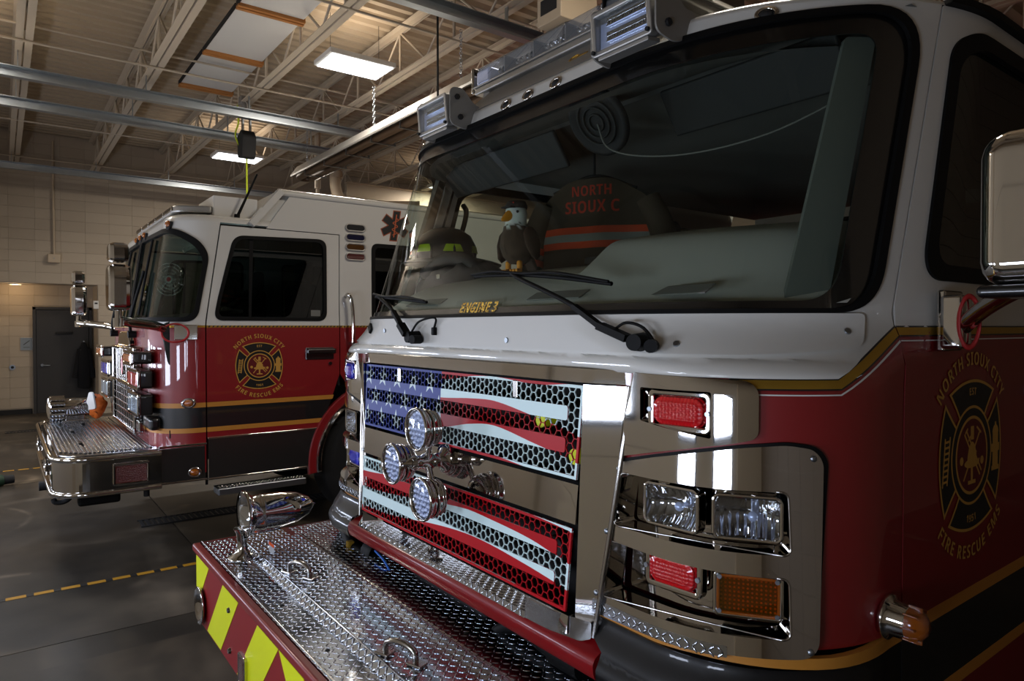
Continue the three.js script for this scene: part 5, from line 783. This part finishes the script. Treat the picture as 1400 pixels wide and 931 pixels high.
    const starT = canvasTex(256, 256, (c, w) => { c.clearRect(0, 0, w, w); c.translate(w / 2, w / 2); for (const [k, col] of [[1, '#9a4a22'], [0.9, '#0d0c0b']]) for (let i = 0; i < 3; i++) { c.save(); c.rotate(i * Math.PI / 3); c.fillStyle = col; const e = k < 1 ? 7 : 0; c.fillRect(-34 + e, -122 + e, 68 - 2 * e, 244 - 2 * e); c.restore(); } c.strokeStyle = '#b8562a'; c.lineWidth = 9; c.beginPath(); c.moveTo(0, -90); c.lineTo(0, 90); c.stroke(); c.lineWidth = 6; c.beginPath(); for (let t = 0; t < 40; t++) { const y = -60 + t * 3.4; c.lineTo(22 * Math.sin(t * 0.42), y); } c.stroke(); });
    const sa = A(-1.93, 2.6); mesh('star_decal', sheet(rrect(s * sa - 0.145, 2.6 - 0.145, s * sa + 0.145, 2.6 + 0.145, 0), Q, { d: 0.001, edge: 0.3, uv: (a, y) => [(a - s * sa) / 0.29 + 0.5, (y - 2.455) / 0.29] }), std({ map: starT, transparent: true, roughness: 0.5, polygonOffset: true, polygonOffsetFactor: -1 }), rs);
    mesh('grab_rail', [tube([[s * 1.22, 1.96, -1.46], [s * 1.28, 1.975, -1.46], [s * 1.29, 1.93, -1.48], [s * 1.29, 1.6, -1.5], [s * 1.28, 1.555, -1.5], [s * 1.22, 1.56, -1.5]], 0.016, 40, 12)], M.chrome, E);
    for (const [z, y] of [[-0.22, 1.131], [-0.256, 0.611]]) { const B = g => on(Q, s * A(z, y), y, g), k = mesh('side_marker', B(lathe([[0.038, 0], [0.04, 0.01], [0.03, 0.018], [0.026, 0.012]], 24).scale(1.3, 1, 1).rotateX(Math.PI / 2)), M.chrome, E); mesh('amber_lens', B(new THREE.SphereGeometry(0.026, 18, 10).scale(1.2, 1, 0.8).translate(0, 0, 0.012)), M.lensAmber, k); }
  }
  // roofs
  mesh('roof', roofShell(Q, 2.498, 1.9, [[0, 2.498], [0.006, 2.522], [0.025, 2.545], [0.06, 2.556], [0.2, 2.566], [0.5, 2.57]], 80), M.white, E);
  { const g = extrude(poly([[-0.67, 2.49], [-0.905, 2.795], [-0.95, 2.812], [-4.1, 2.812], [-4.1, 2.49]]), 2.36, 0.02).rotateY(-Math.PI / 2).translate(1.18, 0, 0); mesh('raised_roof', g, M.white, E); }
  mesh('roof_unit', box(0.5, 0.17, 0.34, 0.78, 2.65, -0.62, 0.01), M.whitePanel, E);
  mesh('antenna', [rod([1.12, 2.555, -0.6], [1.12, 2.92, -0.76], 0.012, 8, 0.007), rod([1.12, 2.54, -0.6], [1.12, 2.585, -0.605], 0.022, 12)], M.rubber, E);
  // light bar and markers over the windscreen
  { const b = mesh('light_bar', [extrude(roundPoly([[-1.02, -0.2], [-0.9, 0.07], [0.9, 0.07], [1.02, -0.2], [0.9, -0.22], [-0.9, -0.22]], 0.08), 0.055, 0.012).rotateX(Math.PI / 2).translate(0, 2.65, -0.26)], M.alu, E); mesh('bar_foot', [-0.6, 0.6].map(x => box(0.1, 0.05, 0.12, x, 2.58, -0.3, 0.006)), M.dark, b);
    mesh('clear_cover', [-0.7, -0.35, 0, 0.35, 0.7].map(x => box(0.3, 0.035, 0.03, x, 2.625, -0.195, 0.008)), M.chromeSoft, b); }
  for (const a of [-1.05, -0.22, 0, 0.22, 1.05]) { const B = g => on(Q, a, 2.475, g), k = mesh('roof_marker', B(extrude(roundPoly([[-0.035, 0.02], [0.035, 0.02], [0.02, -0.045], [-0.02, -0.045]], 0.02), 0.02, 0.004)), M.dark, E); mesh('amber_lens', B(new THREE.SphereGeometry(0.024, 14, 8).scale(1, 1, 0.8).translate(0, 0, 0.022)), M.lensAmber, k); }
  // grille
  { const g = group('front_grille', E), z = 0.035, X = 0.6;
    mesh('grille_frame', [box(2 * X + 0.06, 0.03, 0.06, 0, 1.52, z, 0.008), box(2 * X + 0.06, 0.035, 0.06, 0, 1.228, z, 0.008), box(2 * X + 0.06, 0.03, 0.06, 0, 0.86, z, 0.008), box(0.035, 0.68, 0.06, X + 0.012, 1.19, z, 0.008), box(0.035, 0.68, 0.06, -X - 0.012, 1.19, z, 0.008)], M.chrome, g);
    mesh('grille_back', box(2 * X, 0.66, 0.01, 0, 1.19, 0.008), M.void, g);
    const vb = box(0.014, 0.66, 0.02, 0, 1.19, z, 0.003), hb = box(2 * X, 0.012, 0.02, 0, 0, z, 0.003);
    for (let i = -5; i <= 5; i++) { const m = mesh('vertical_bar', vb, M.chromeSoft, g); m.position.x = i * 0.1; }
    for (const y of [1.455, 1.39, 1.325, 1.262, 1.165, 1.105, 1.045, 0.985, 0.925]) { const m = mesh('cross_bar', hb, M.chromeSoft, g); m.position.y = y; }
    const em = canvasTex(128, 256, (c, w, h) => { c.fillStyle = '#b0102a'; c.fillRect(0, 0, w, h); c.fillStyle = '#e8dfe0'; c.beginPath(); c.ellipse(w / 2, h / 2, 30, 66, 0.3, 0, 7); c.fill(); c.fillStyle = '#b0102a'; c.beginPath(); c.ellipse(w / 2, h / 2, 12, 36, 0.3, 0, 7); c.fill(); });
    const ov = mesh('grille_badge', new THREE.CylinderGeometry(0.075, 0.075, 0.014, 28).scale(0.8, 1, 1.1).rotateX(Math.PI / 2).translate(0, 1.37, z + 0.02), M.chrome, g); mesh('badge_face', new THREE.CircleGeometry(0.068, 28).scale(0.8, 1.1, 1).translate(0, 1.37, z + 0.028), std({ map: em, roughness: 0.3 }), ov);
    mesh('grille_hood', [extrude(roundPoly([[-0.35, 1.54], [0.35, 1.54], [0.25, 1.66], [-0.25, 1.66]], 0.04), 0.05, 0.01).translate(0, 0, 0.0)], M.chrome, E); }
  // lamp clusters
  for (const s of [1, -1]) {
    const cl = (name, x0, x1, y0, y1, z, m, cells) => { const l = s > 0 ? x0 : -x1, r = s > 0 ? x1 : -x0, b = mesh(name, extrude(rrect(l, y0, r, y1, 0.02), z, 0.008), M.darkGloss, E);
      mesh('chrome_frame', extrude((() => { const o = rrect(l - 0.012, y0 - 0.012, r + 0.012, y1 + 0.012, 0.025); o.holes.push(rrect(l + 0.012, y0 + 0.012, r - 0.012, y1 - 0.012, 0.015, THREE.Path)); return o; })(), 0.022, 0.005).translate(0, 0, z - 0.008), M.chrome, b);
      const w = (x1 - x0 - 0.03) / cells; for (let i = 0; i < cells; i++) mesh('colour_lens', extrude(rrect(-w / 2 + 0.006, y0 + 0.016, w / 2 - 0.006, y1 - 0.016, 0.012), 0.02, 0.006).translate(s * (x0 + 0.015 + w * (i + 0.5)), 0, z - 0.002), m, b); };
    cl('turn_signal', 0.72, 1.08, 1.425, 1.515, 0.13, M.lensAmber, 1);
    cl('warning_light', 0.64, 1.1, 1.245, 1.375, 0.09, s > 0 ? M.lensRed : M.lensBlue, 2);
    const hl = std({ color: 0xcfe2f2, metalness: 0.75, roughness: 0.12 }); cl('headlamp', 0.64, 1.1, 1.045, 1.2, 0.09, hl, 2);
    mesh('lower_lamp', box(0.12, 0.09, 0.05, s * 0.75, 0.93, 0.03, 0.012), M.chromeSoft, E);
    mesh('lower_scoop', box(0.28, 0.1, 0.08, s * 0.98, 0.98, -0.01, 0.03), M.darkGloss, E);
  }
  // bumper with ribbed deck
  { const B = group('front_bumper', E), y0 = 0.535, y1 = 0.8, plan = (o, r) => { const W = 1.23 + o, D = 0.625 + o; return roundPoly([[-W, -0.03, 0.002], [W, -0.03, 0.002], [W, D, r], [-W, D, r]], r); };
    mesh('bumper_body', extrude(plan(0, 0.26), y1 - y0 - 0.01, 0.0, 20).rotateX(Math.PI / 2).translate(0, y1 - 0.012, 0), M.chrome, B);
    const loop = (o, y) => { const p = plan(o, 0.26).getPoints(20); return p.slice(1, -1).map(q => [q.x, y, q.y]); };
    mesh('bumper_roll', [[y1 - 0.016, 0.02], [y0 + 0.006, 0.02]].map(([y, r]) => { const l = [[1.23, y, -0.03], [1.23, y, 0.34]]; for (let k = 0; k <= 10; k++) { const t = k / 10 * Math.PI / 2; l.push([1.0 + 0.23 * Math.cos(t), y, 0.395 + 0.23 * Math.sin(t)]); } const m = l.slice().reverse().map(([x, yy, z]) => [-x, yy, z]); return tube([...l, ...m], r, 140, 10); }), M.chrome, B);
    const rib = []; for (let i = 0; i < 21; i++) rib.push(new THREE.CylinderGeometry(0.0115, 0.0115, 2.14 - (i > 15 ? (i - 15) * 0.055 : 0), 10).rotateZ(Math.PI / 2).scale(1, 0.8, 1).translate(0, y1 + 0.002, 0.01 + i * 0.0277));
    const dk = mesh('deck_plate', extrude(roundPoly([[-1.16, -0.03, 0.002], [1.16, -0.03, 0.002], [1.16, 0.585, 0.2], [-1.16, 0.585, 0.2]], 0.2), 0.012, 0.003, 12).rotateX(Math.PI / 2).translate(0, y1 + 0.003, 0), M.plate, B); mesh('deck_ribs', rib, M.plate, dk);
    mesh('deck_latch', [[-0.2, 0.42], [0.55, 0.42], [-0.7, 0.3]].map(([x, z]) => box(0.16, 0.012, 0.03, x, y1 + 0.014, z, 0.005)), M.darkGloss, dk);
    mesh('deck_rivet', Array.from({ length: 26 }, (_, i) => lathe([[0.007, 0], [0.005, 0.004], [0.0001, 0.005]], 8).translate(-1.0 + i * 0.08, y1 + 0.012, 0.06)), M.dark, dk);
    for (const s of [1, -1]) { const L = mesh('side_lamp', extrude(ringShape(0.23, 0.155, 0.015, 0.016), 0.022, 0.005).rotateY(s * Math.PI / 2).translate(s * 1.232, 0.662, 0.165), M.chrome, B); mesh('red_lens', extrude(rrect(-0.1, -0.062, 0.1, 0.062, 0.008), 0.012, 0.003).rotateY(s * Math.PI / 2).translate(s * 1.234, 0.662, 0.165), M.lensRedDim, L);
      const F = mesh('front_lamp', extrude(ringShape(0.2, 0.12, 0.05, 0.016), 0.03, 0.006).translate(s * 0.62, 0.67, 0.62), M.chrome, B); mesh('clear_lens', dome(0.17, 0.09, 0.035, 0.02).translate(s * 0.62, 0.67, 0.622), M.led, F);
      mesh('tow_hook', tube([[s * 0.9, 0.52, 0.5], [s * 0.9, 0.47, 0.51], [s * 0.9, 0.445, 0.55], [s * 0.9, 0.45, 0.6], [s * 0.9, 0.475, 0.61]], 0.018, 24, 8), M.dark, B); mesh('rubber_pad', box(0.1, 0.09, 0.26, s * 1.1, 0.49, 0.35, 0.02), M.rubber, B); }
    mesh('tow_pin', [rod([1.18, 0.53, 0.06], [1.18, 0.47, 0.06], 0.02, 10), rod([0.5, 0.5, 0.6], [0.5, 0.5, 0.68], 0.035, 14)], M.dark, B);
    each('bumper_side', [1, -1].map(s => box(0.02, 0.25, 0.32, s * 1.215, 0.68, -0.17, 0.004)), phy({ color: 0x6a6866, metalness: 0.9, roughness: 0.2 }), B);
    mesh('side_trim', [1, -1].flatMap(s => [0.82, 0.55].map(y => box(0.022, 0.014, 0.33, s * 1.22, y, -0.18, 0.004))), M.chrome, B);
    // mechanical siren on the deck
    const S = group('siren', B), sx = -0.98, sz = 0.4, sy = 0.93;
    mesh('siren_grille', [...Array.from({ length: 12 }, (_, i) => { const t = i * Math.PI / 6; return rod([sx + 0.1 * Math.cos(t), sy + 0.1 * Math.sin(t), sz + 0.02], [sx + 0.1 * Math.cos(t), sy + 0.1 * Math.sin(t), sz + 0.14], 0.022, 8); }), lathe([[0.0001, 0.15], [0.05, 0.16], [0.1, 0.15], [0.115, 0.13]], 30).rotateX(Math.PI / 2).translate(sx, sy, sz)], M.chrome, S);
    mesh('siren_body', [lathe([[0.0001, -0.28], [0.05, -0.27], [0.085, -0.2], [0.095, -0.05], [0.09, 0.03]], 30).rotateX(Math.PI / 2).translate(sx, sy, sz)], M.chrome, S); mesh('siren_foot', [box(0.12, 0.07, 0.16, sx, 0.84, sz - 0.06, 0.01), box(0.2, 0.02, 0.22, sx, 0.812, sz - 0.06, 0.006)], M.chromeSoft, S); }
  // mirrors
  for (const s of [1, -1]) { const m = group('side_mirror', E), x = s * 1.46, z = 0.26;
    const h = mesh('mirror_housing', [extrude(roundPoly([[-0.1, -0.17], [0.1, -0.17], [0.115, 0.05], [0.07, 0.14], [-0.07, 0.14], [-0.11, 0.05]], 0.04), 0.13, 0.03).translate(x, 1.98, z - 0.065), extrude(roundPoly([[-0.085, 0], [0.085, 0], [0.07, 0.13], [-0.06, 0.13]], 0.04), 0.12, 0.03).translate(x, 2.135, z - 0.06)], M.chrome, m); mesh('mirror_glass', box(0.17, 0.26, 0.006, x, 1.98, z - 0.066, 0.002), M.chromeSoft, h);
    mesh('mirror_arm', [rod([x, 1.83, z], [x, 1.74, z], 0.022, 14), tube([[x, 1.745, z], [s * 1.4, 1.735, 0.2], [s * 1.28, 1.71, 0.02], [s * 1.2, 1.69, -0.05]], 0.034, 30, 12), rod([x, 1.76, z], [x, 1.7, z], 0.034, 14)], M.chrome, m);
    mesh('mount_plate', on(Q, s * 1.3, 1.66, box(0.16, 0.11, 0.02, 0, 0, 0.012, 0.006)), M.chrome, m);
    mesh('red_ring', on(Q, s * 1.24, 1.655, new THREE.TorusGeometry(0.075, 0.007, 8, 36).scale(1.2, 0.9, 1).rotateY(0.4).translate(0, 0, 0.05)), std({ color: 0xa01015, roughness: 0.5 }), m); }
  // wipers
  for (const x of [-0.75, 0.35]) { const w = group('wiper', E); mesh('wiper_arm', tube([Q(x, 1.64, 0.04), Q(x + 0.05, 1.75, 0.05), Q(x + 0.2, 2.15, 0.03)].map(p => p.toArray()), 0.012, 24, 8), M.rubber, w); mesh('wiper_blade', tube([Q(x + 0.15, 1.8, 0.012), Q(x + 0.22, 2.15, 0.014), Q(x + 0.27, 2.4, 0.012)].map(p => p.toArray()), 0.01, 24, 6), M.rubber, w); mesh('pivot', rod(Q(x, 1.64, 0).toArray(), Q(x, 1.64, 0.06).toArray(), 0.03, 14), M.rubber, w); }
  // inside and underneath
  mesh('dashboard', [extrude(roundPoly([[-0.05, 1.72], [-0.35, 1.82], [-0.55, 1.8], [-0.6, 1.4], [-0.1, 1.4]], 0.05), 2.3).rotateY(-Math.PI / 2).translate(1.15, 0, 0)], M.dashDark, E);
  for (const x of [-0.7, 0.72]) { const st = mesh('cab_seat', [box(0.5, 0.14, 0.5, x, 1.3, -0.95, 0.05), box(0.5, 0.75, 0.14, x, 1.7, -1.25, 0.05)], M.seat, E); mesh('headrest', box(0.28, 0.2, 0.1, x, 2.18, -1.28, 0.04), M.seat, st); }
  mesh('steering_wheel', [new THREE.TorusGeometry(0.23, 0.016, 10, 40).rotateX(-0.9).translate(0.7, 1.86, -0.62), rod([0.7, 1.85, -0.62], [0.7, 1.6, -0.45], 0.03, 10)], M.rubber, E);
  mesh('cab_floor', box(2.3, 0.06, 4, 0, 0.9, -2.1), M.dark, E); mesh('rear_wall', box(2.36, 1.9, 0.05, 0, 1.8, -4.05), M.dashDark, E); mesh('firewall', box(2.3, 0.85, 0.03, 0, 1.22, -0.18), M.void, E);
  mesh('chassis', [box(0.2, 0.3, 8, 0.42, 0.72, -4.3), box(0.2, 0.3, 8, -0.42, 0.72, -4.3), box(1.8, 0.12, 0.3, 0, 0.6, -1.79)], M.dark, E);
  mesh('rear_body', box(2.44, 2.0, 4.6, 0, 1.7, -6.5, 0.03), M.red, E); for (const s of [1, -1]) wheel(E, 'wheel', s * 1.0, 0.52, -6.3, 0.52);
}
// ---------- things inside the cabs and beside the engines ----------
{ const t = thing('eagle_toy', 'plush bald eagle with a dark cap standing on the dashboard', 'toy', [-0.13, 1.905, -0.34], 0.15);
  const prof = [[0.0001, 0.035], [0.03, 0.035], [0.055, 0.06], [0.068, 0.1], [0.064, 0.14], [0.05, 0.172], [0.042, 0.183], [0.041, 0.2], [0.043, 0.222], [0.038, 0.242], [0.022, 0.257], [0.0001, 0.262]], g = lathe(prof.flatMap((p, i) => i + 1 < prof.length ? [p, [(p[0] + prof[i + 1][0]) / 2, (p[1] + prof[i + 1][1]) / 2]] : [p]), 32).scale(0.95, 1, 1.05);
  { const p = g.attributes.position, c = new Float32Array(p.count * 3), w = [0.62, 0.66, 0.62], b = [0.06, 0.037, 0.022], r = rng(3); for (let i = 0; i < p.count; i++) { const y = p.getY(i), e = 0.176 + 0.008 * Math.sin(i * 2.4), k = 0.75 + 0.5 * r(), m = y > e ? w.map(v => v * (0.92 + 0.1 * r())) : b.map(v => v * k); c.set(m, i * 3); const n = 1 + 0.03 * (r() - 0.5); if (y > 0.04 && y < 0.255) p.setXYZ(i, p.getX(i) * n, y, p.getZ(i) * n + (y < 0.16 ? 0 : 0.008)); } g.setAttribute('color', new THREE.BufferAttribute(c, 3)); g.computeVertexNormals(); }
  mesh('plush_body', g, std({ vertexColors: true, roughness: 0.95 }), t);
  const br = std({ color: 0x3a2a1e, roughness: 0.95 }), or = std({ color: 0xd68a10, roughness: 0.7 });
  for (const s of [1, -1]) { mesh('wing', lathe([[0.0001, -0.075], [0.02, -0.06], [0.036, -0.01], [0.034, 0.03], [0.018, 0.055], [0.0001, 0.06]], 18).scale(0.45, 1, 1.1).rotateZ(s * 0.28).translate(s * 0.072, 0.115, -0.005), br, t); mesh('foot', [box(0.02, 0.035, 0.02, s * 0.03, 0.028, 0.02, 0.008), ...[-1, 0, 1].map(k => rod([s * 0.03, 0.008, 0.015], [s * 0.03 + k * 0.016, 0.006, 0.055], 0.0075, 8, 0.005))], or, t); mesh('eye', new THREE.SphereGeometry(0.0055, 10, 8).translate(s * 0.032, 0.226, 0.034), M.darkGloss, t); }
  mesh('beak', lathe([[0.0001, 0.058], [0.006, 0.052], [0.013, 0.035], [0.019, 0.015], [0.021, 0]], 16).rotateX(Math.PI / 2 + 0.5).translate(0, 0.217, 0.036), or, t);
  mesh('tail', box(0.05, 0.07, 0.014, 0, 0.045, -0.07, 0.006, [0.5, 0, 0]), br, t);
  const cap = mesh('cap', [lathe([[0.041, 0], [0.043, 0.012], [0.035, 0.028], [0.0001, 0.034]], 24).translate(0, 0.241, 0.006), box(0.05, 0.005, 0.03, 0, 0.243, 0.05, 0.002)], M.dark, t); mesh('cap_badge', box(0.016, 0.012, 0.004, 0.012, 0.257, 0.04, 0.001), std({ color: 0xc8371a }), cap); }
{ const t = thing('fire_helmet', 'black fire helmet with lime reflective trim and a number 3 shield behind the windscreen', 'helmet', [-0.86, 2.015, -0.47], -0.25);
  mesh('helmet_shell', [lathe([[0.115, 0.0], [0.122, 0.03], [0.118, 0.075], [0.098, 0.12], [0.06, 0.148], [0.0001, 0.157]], 36).scale(1, 1, 1.2), ...[0, 1, 2, 3].map(k => new THREE.TorusGeometry(0.128, 0.006, 6, 30, Math.PI).rotateY(k * Math.PI / 4).scale(1, 1.2, 1.15))], M.dark, t);
  mesh('brim', lathe([[0.11, 0.0], [0.16, -0.012], [0.185, -0.022], [0.187, -0.014], [0.16, -0.002], [0.11, 0.012]], 40).scale(0.95, 1, 1.3).translate(0, 0, -0.03), M.dark, t);
  for (let k = 0; k < 6; k++) { const q = sheet(roundPoly([[-0.042, 0], [0.042, 0], [0.03, 0.034], [-0.03, 0.034]], 0.004), (a, y, d) => { const th = a / 0.125 + k * Math.PI / 3 + 0.5, R = 0.124 - (y) * 0.16 + d; return V(R * Math.sin(th), 0.034 + y, 1.2 * R * Math.cos(th)); }, { d: 0.001, thick: 0.002, edge: 0.02 }); mesh('reflective_trapezoid', q, M.lime, t); }
  const st = canvasTex(192, 256, (c, w, h) => { c.fillStyle = '#14120f'; c.fillRect(0, 0, w, h); c.fillStyle = '#a8481e'; c.fillRect(24, 20, w - 48, 46); c.fillRect(50, 200, w - 100, 40); c.fillStyle = '#c9a23a'; c.font = 'bold 130px serif'; c.textAlign = 'center'; c.textBaseline = 'middle'; c.fillText('3', w / 2, 132); });
  mesh('front_shield', box(0.09, 0.125, 0.008, 0, 0.075, 0.168, 0.003), M.darkGloss, t); mesh('shield_face', new THREE.PlaneGeometry(0.084, 0.118).translate(0, 0.075, 0.1725), std({ map: st, roughness: 0.6 }), t); }
{ const t = thing('turnout_coat', 'dark folded turnout coat lying on the dashboard under the helmet', 'coat', [-0.62, 1.86, -0.42]);
  const g = new THREE.SphereGeometry(1, 40, 24).scale(0.36, 0.13, 0.14), p = g.attributes.position; for (let i = 0; i < p.count; i++) { const x = p.getX(i), y = p.getY(i), z = p.getZ(i), n = fbm(x * 14 + 5, z * 14 + y * 9, 3); p.setY(i, y + 0.07 * (n - 0.5) + (y > 0 ? -0.25 * Math.abs(x) * Math.abs(x) : 0)); p.setZ(i, z + 0.04 * (n - 0.5)); } g.computeVertexNormals();
  mesh('coat_body', g, M.seat, t); mesh('collar', tube([[-0.22, 0.08, 0.08], [-0.1, 0.14, 0.06], [0.1, 0.12, 0.05], [0.25, 0.04, 0.06]], 0.03, 30, 8), M.dark, t); mesh('buckle', [box(0.03, 0.02, 0.008, -0.02, 0.06, 0.125, 0.002), box(0.03, 0.02, 0.008, 0.1, 0.04, 0.125, 0.002)], M.chromeSoft, t); }
{ const t = thing('hanging_coat', 'turnout coat with red lettering and orange stripes hanging inside the nearer cab', 'coat', [-0.4, 2.38, -1.02], 0.5);
  const tex = canvasTex(512, 512, (c, w, h) => { c.fillStyle = '#3a3020'; c.fillRect(0, 0, w, h); c.fillStyle = '#a83218'; c.textAlign = 'center'; c.font = 'bold 56px sans-serif'; c.fillText('NORTH', w / 2, 66, 190); c.font = 'bold 66px sans-serif'; c.fillText('SIOUX C', w / 2, 132, 250); for (const y of [186]) { c.fillStyle = '#c4461c'; c.fillRect(0, y, w, 84); c.fillStyle = '#7d8078'; c.fillRect(0, y + 27, w, 30); } });
  mesh('coat_back', sheet(roundPoly([[-0.26, -0.6], [0.26, -0.6], [0.27, -0.1], [0.1, 0], [-0.1, 0], [-0.27, -0.1]], 0.06), (a, y, d) => V(a, y, 0.1 * Math.cos(a * 4.6) + 0.012 * Math.sin(a * 30) * (0.3 - y) + d), { d: -0.01, thick: 0.012, edge: 0.04, uv: (a, y) => [(a + 0.27) / 0.54, (y + 0.6) / 0.6] }), std({ map: tex, roughness: 0.85 }), t);
  for (const s of [1, -1]) { const sl = mesh('sleeve', tube([[s * 0.24, -0.1, 0.02], [s * 0.31, -0.25, 0.02], [s * 0.33, -0.5, 0.05]], 0.06, 16, 12), std({ color: 0x3a3020, roughness: 0.9 }), t); mesh('sleeve_band', [rod([s * 0.316, -0.3, 0.023], [s * 0.32, -0.33, 0.026], 0.063, 12), rod([s * 0.322, -0.36, 0.03], [s * 0.325, -0.39, 0.034], 0.063, 12)], std({ color: 0xc4461c, roughness: 0.7 }), sl); }
  mesh('coat_hanger', [tube([[-0.2, -0.05, 0.05], [0, 0.02, 0.05], [0.2, -0.05, 0.05]], 0.008, 16, 6), rod([0, 0.02, 0.05], [0, 0.15, 0.05], 0.006, 6)], M.dark, t); }
{ const t = thing('dash_fan', 'small round fan with a red hub on a post behind the far windscreen', 'fan', [-3.93, 1.8, 0.16], 0.8);
  mesh('fan_cage', [...[0.125, 0.1, 0.075, 0.05].map(r => new THREE.TorusGeometry(r, 0.0025, 6, 36).translate(0, 0.27, 0.03)), ...Array.from({ length: 16 }, (_, k) => rod([0.03 * Math.cos(k * Math.PI / 8), 0.27 + 0.03 * Math.sin(k * Math.PI / 8), 0.035], [0.125 * Math.cos(k * Math.PI / 8), 0.27 + 0.125 * Math.sin(k * Math.PI / 8), 0.025], 0.002, 5))], M.chromeSoft, t);
  mesh('fan_blade', [0, 1, 2, 3].map(k => box(0.07, 0.05, 0.006, 0.05, 0, 0, 0.002, [0.5, 0, 0]).rotateZ(k * Math.PI / 2).translate(0, 0.27, 0.01)), M.lens, t); const hb = mesh('fan_hub', rod([0, 0.27, 0.0], [0, 0.27, 0.04], 0.03, 20), M.whitePanel, t); mesh('hub_badge', rod([0, 0.27, 0.04], [0, 0.27, 0.043], 0.018, 16), std({ color: 0xc01a2a }), hb); mesh('fan_post', rod([0, 0, -0.02], [0, 0.25, -0.02], 0.01, 10), M.rubber, t); }
{ const t = thing('orange_bag', 'orange and white bag slumped behind the far bumper deck', 'bag', [-5.72, 0.83, 0.5], 0.4);
  const g = new THREE.SphereGeometry(0.5, 24, 18).scale(0.15, 0.24, 0.15), p = g.attributes.position; for (let i = 0; i < p.count; i++) { const n = fbm(p.getX(i) * 30 + 9, p.getY(i) * 30 + p.getZ(i) * 20, 3) - 0.5; p.setXYZ(i, p.getX(i) + 0.05 * n, p.getY(i) + 0.11 + 0.05 * n, p.getZ(i) - 0.03 * n); } g.computeVertexNormals(); mesh('bag_body', g, std({ color: 0xc05a12, roughness: 0.6 }), t);
  mesh('white_flap', extrude(roundPoly([[-0.07, 0], [0.05, 0.02], [0.02, 0.18], [-0.02, 0.18]], 0.02), 0.02, 0.004).rotateY(0.4).translate(0.02, 0.07, 0.055), M.whitePanel, t); mesh('bag_strap', tube([[-0.04, 0.18, 0.03], [0, 0.24, 0.05], [0.04, 0.19, 0.03]], 0.008, 16, 6), M.lensRedDim, t); }
{ const t = thing('green_hose', 'end of a dark green hose lying on the floor at the left edge', 'hose', [-7.15, 0, 1.3]);
  mesh('hose', tube([[0.3, 0.06, 0.6], [0.15, 0.06, 0.3], [0.05, 0.06, 0.08], [0, 0.06, -0.06]], 0.06, 24, 12), std({ color: 0x12301c, roughness: 0.6 }), t); mesh('coupling', rod([0, 0.06, -0.06], [-0.02, 0.06, -0.16], 0.05, 14, 0.045), M.dark, t); }
renderer.render(scene, camera);
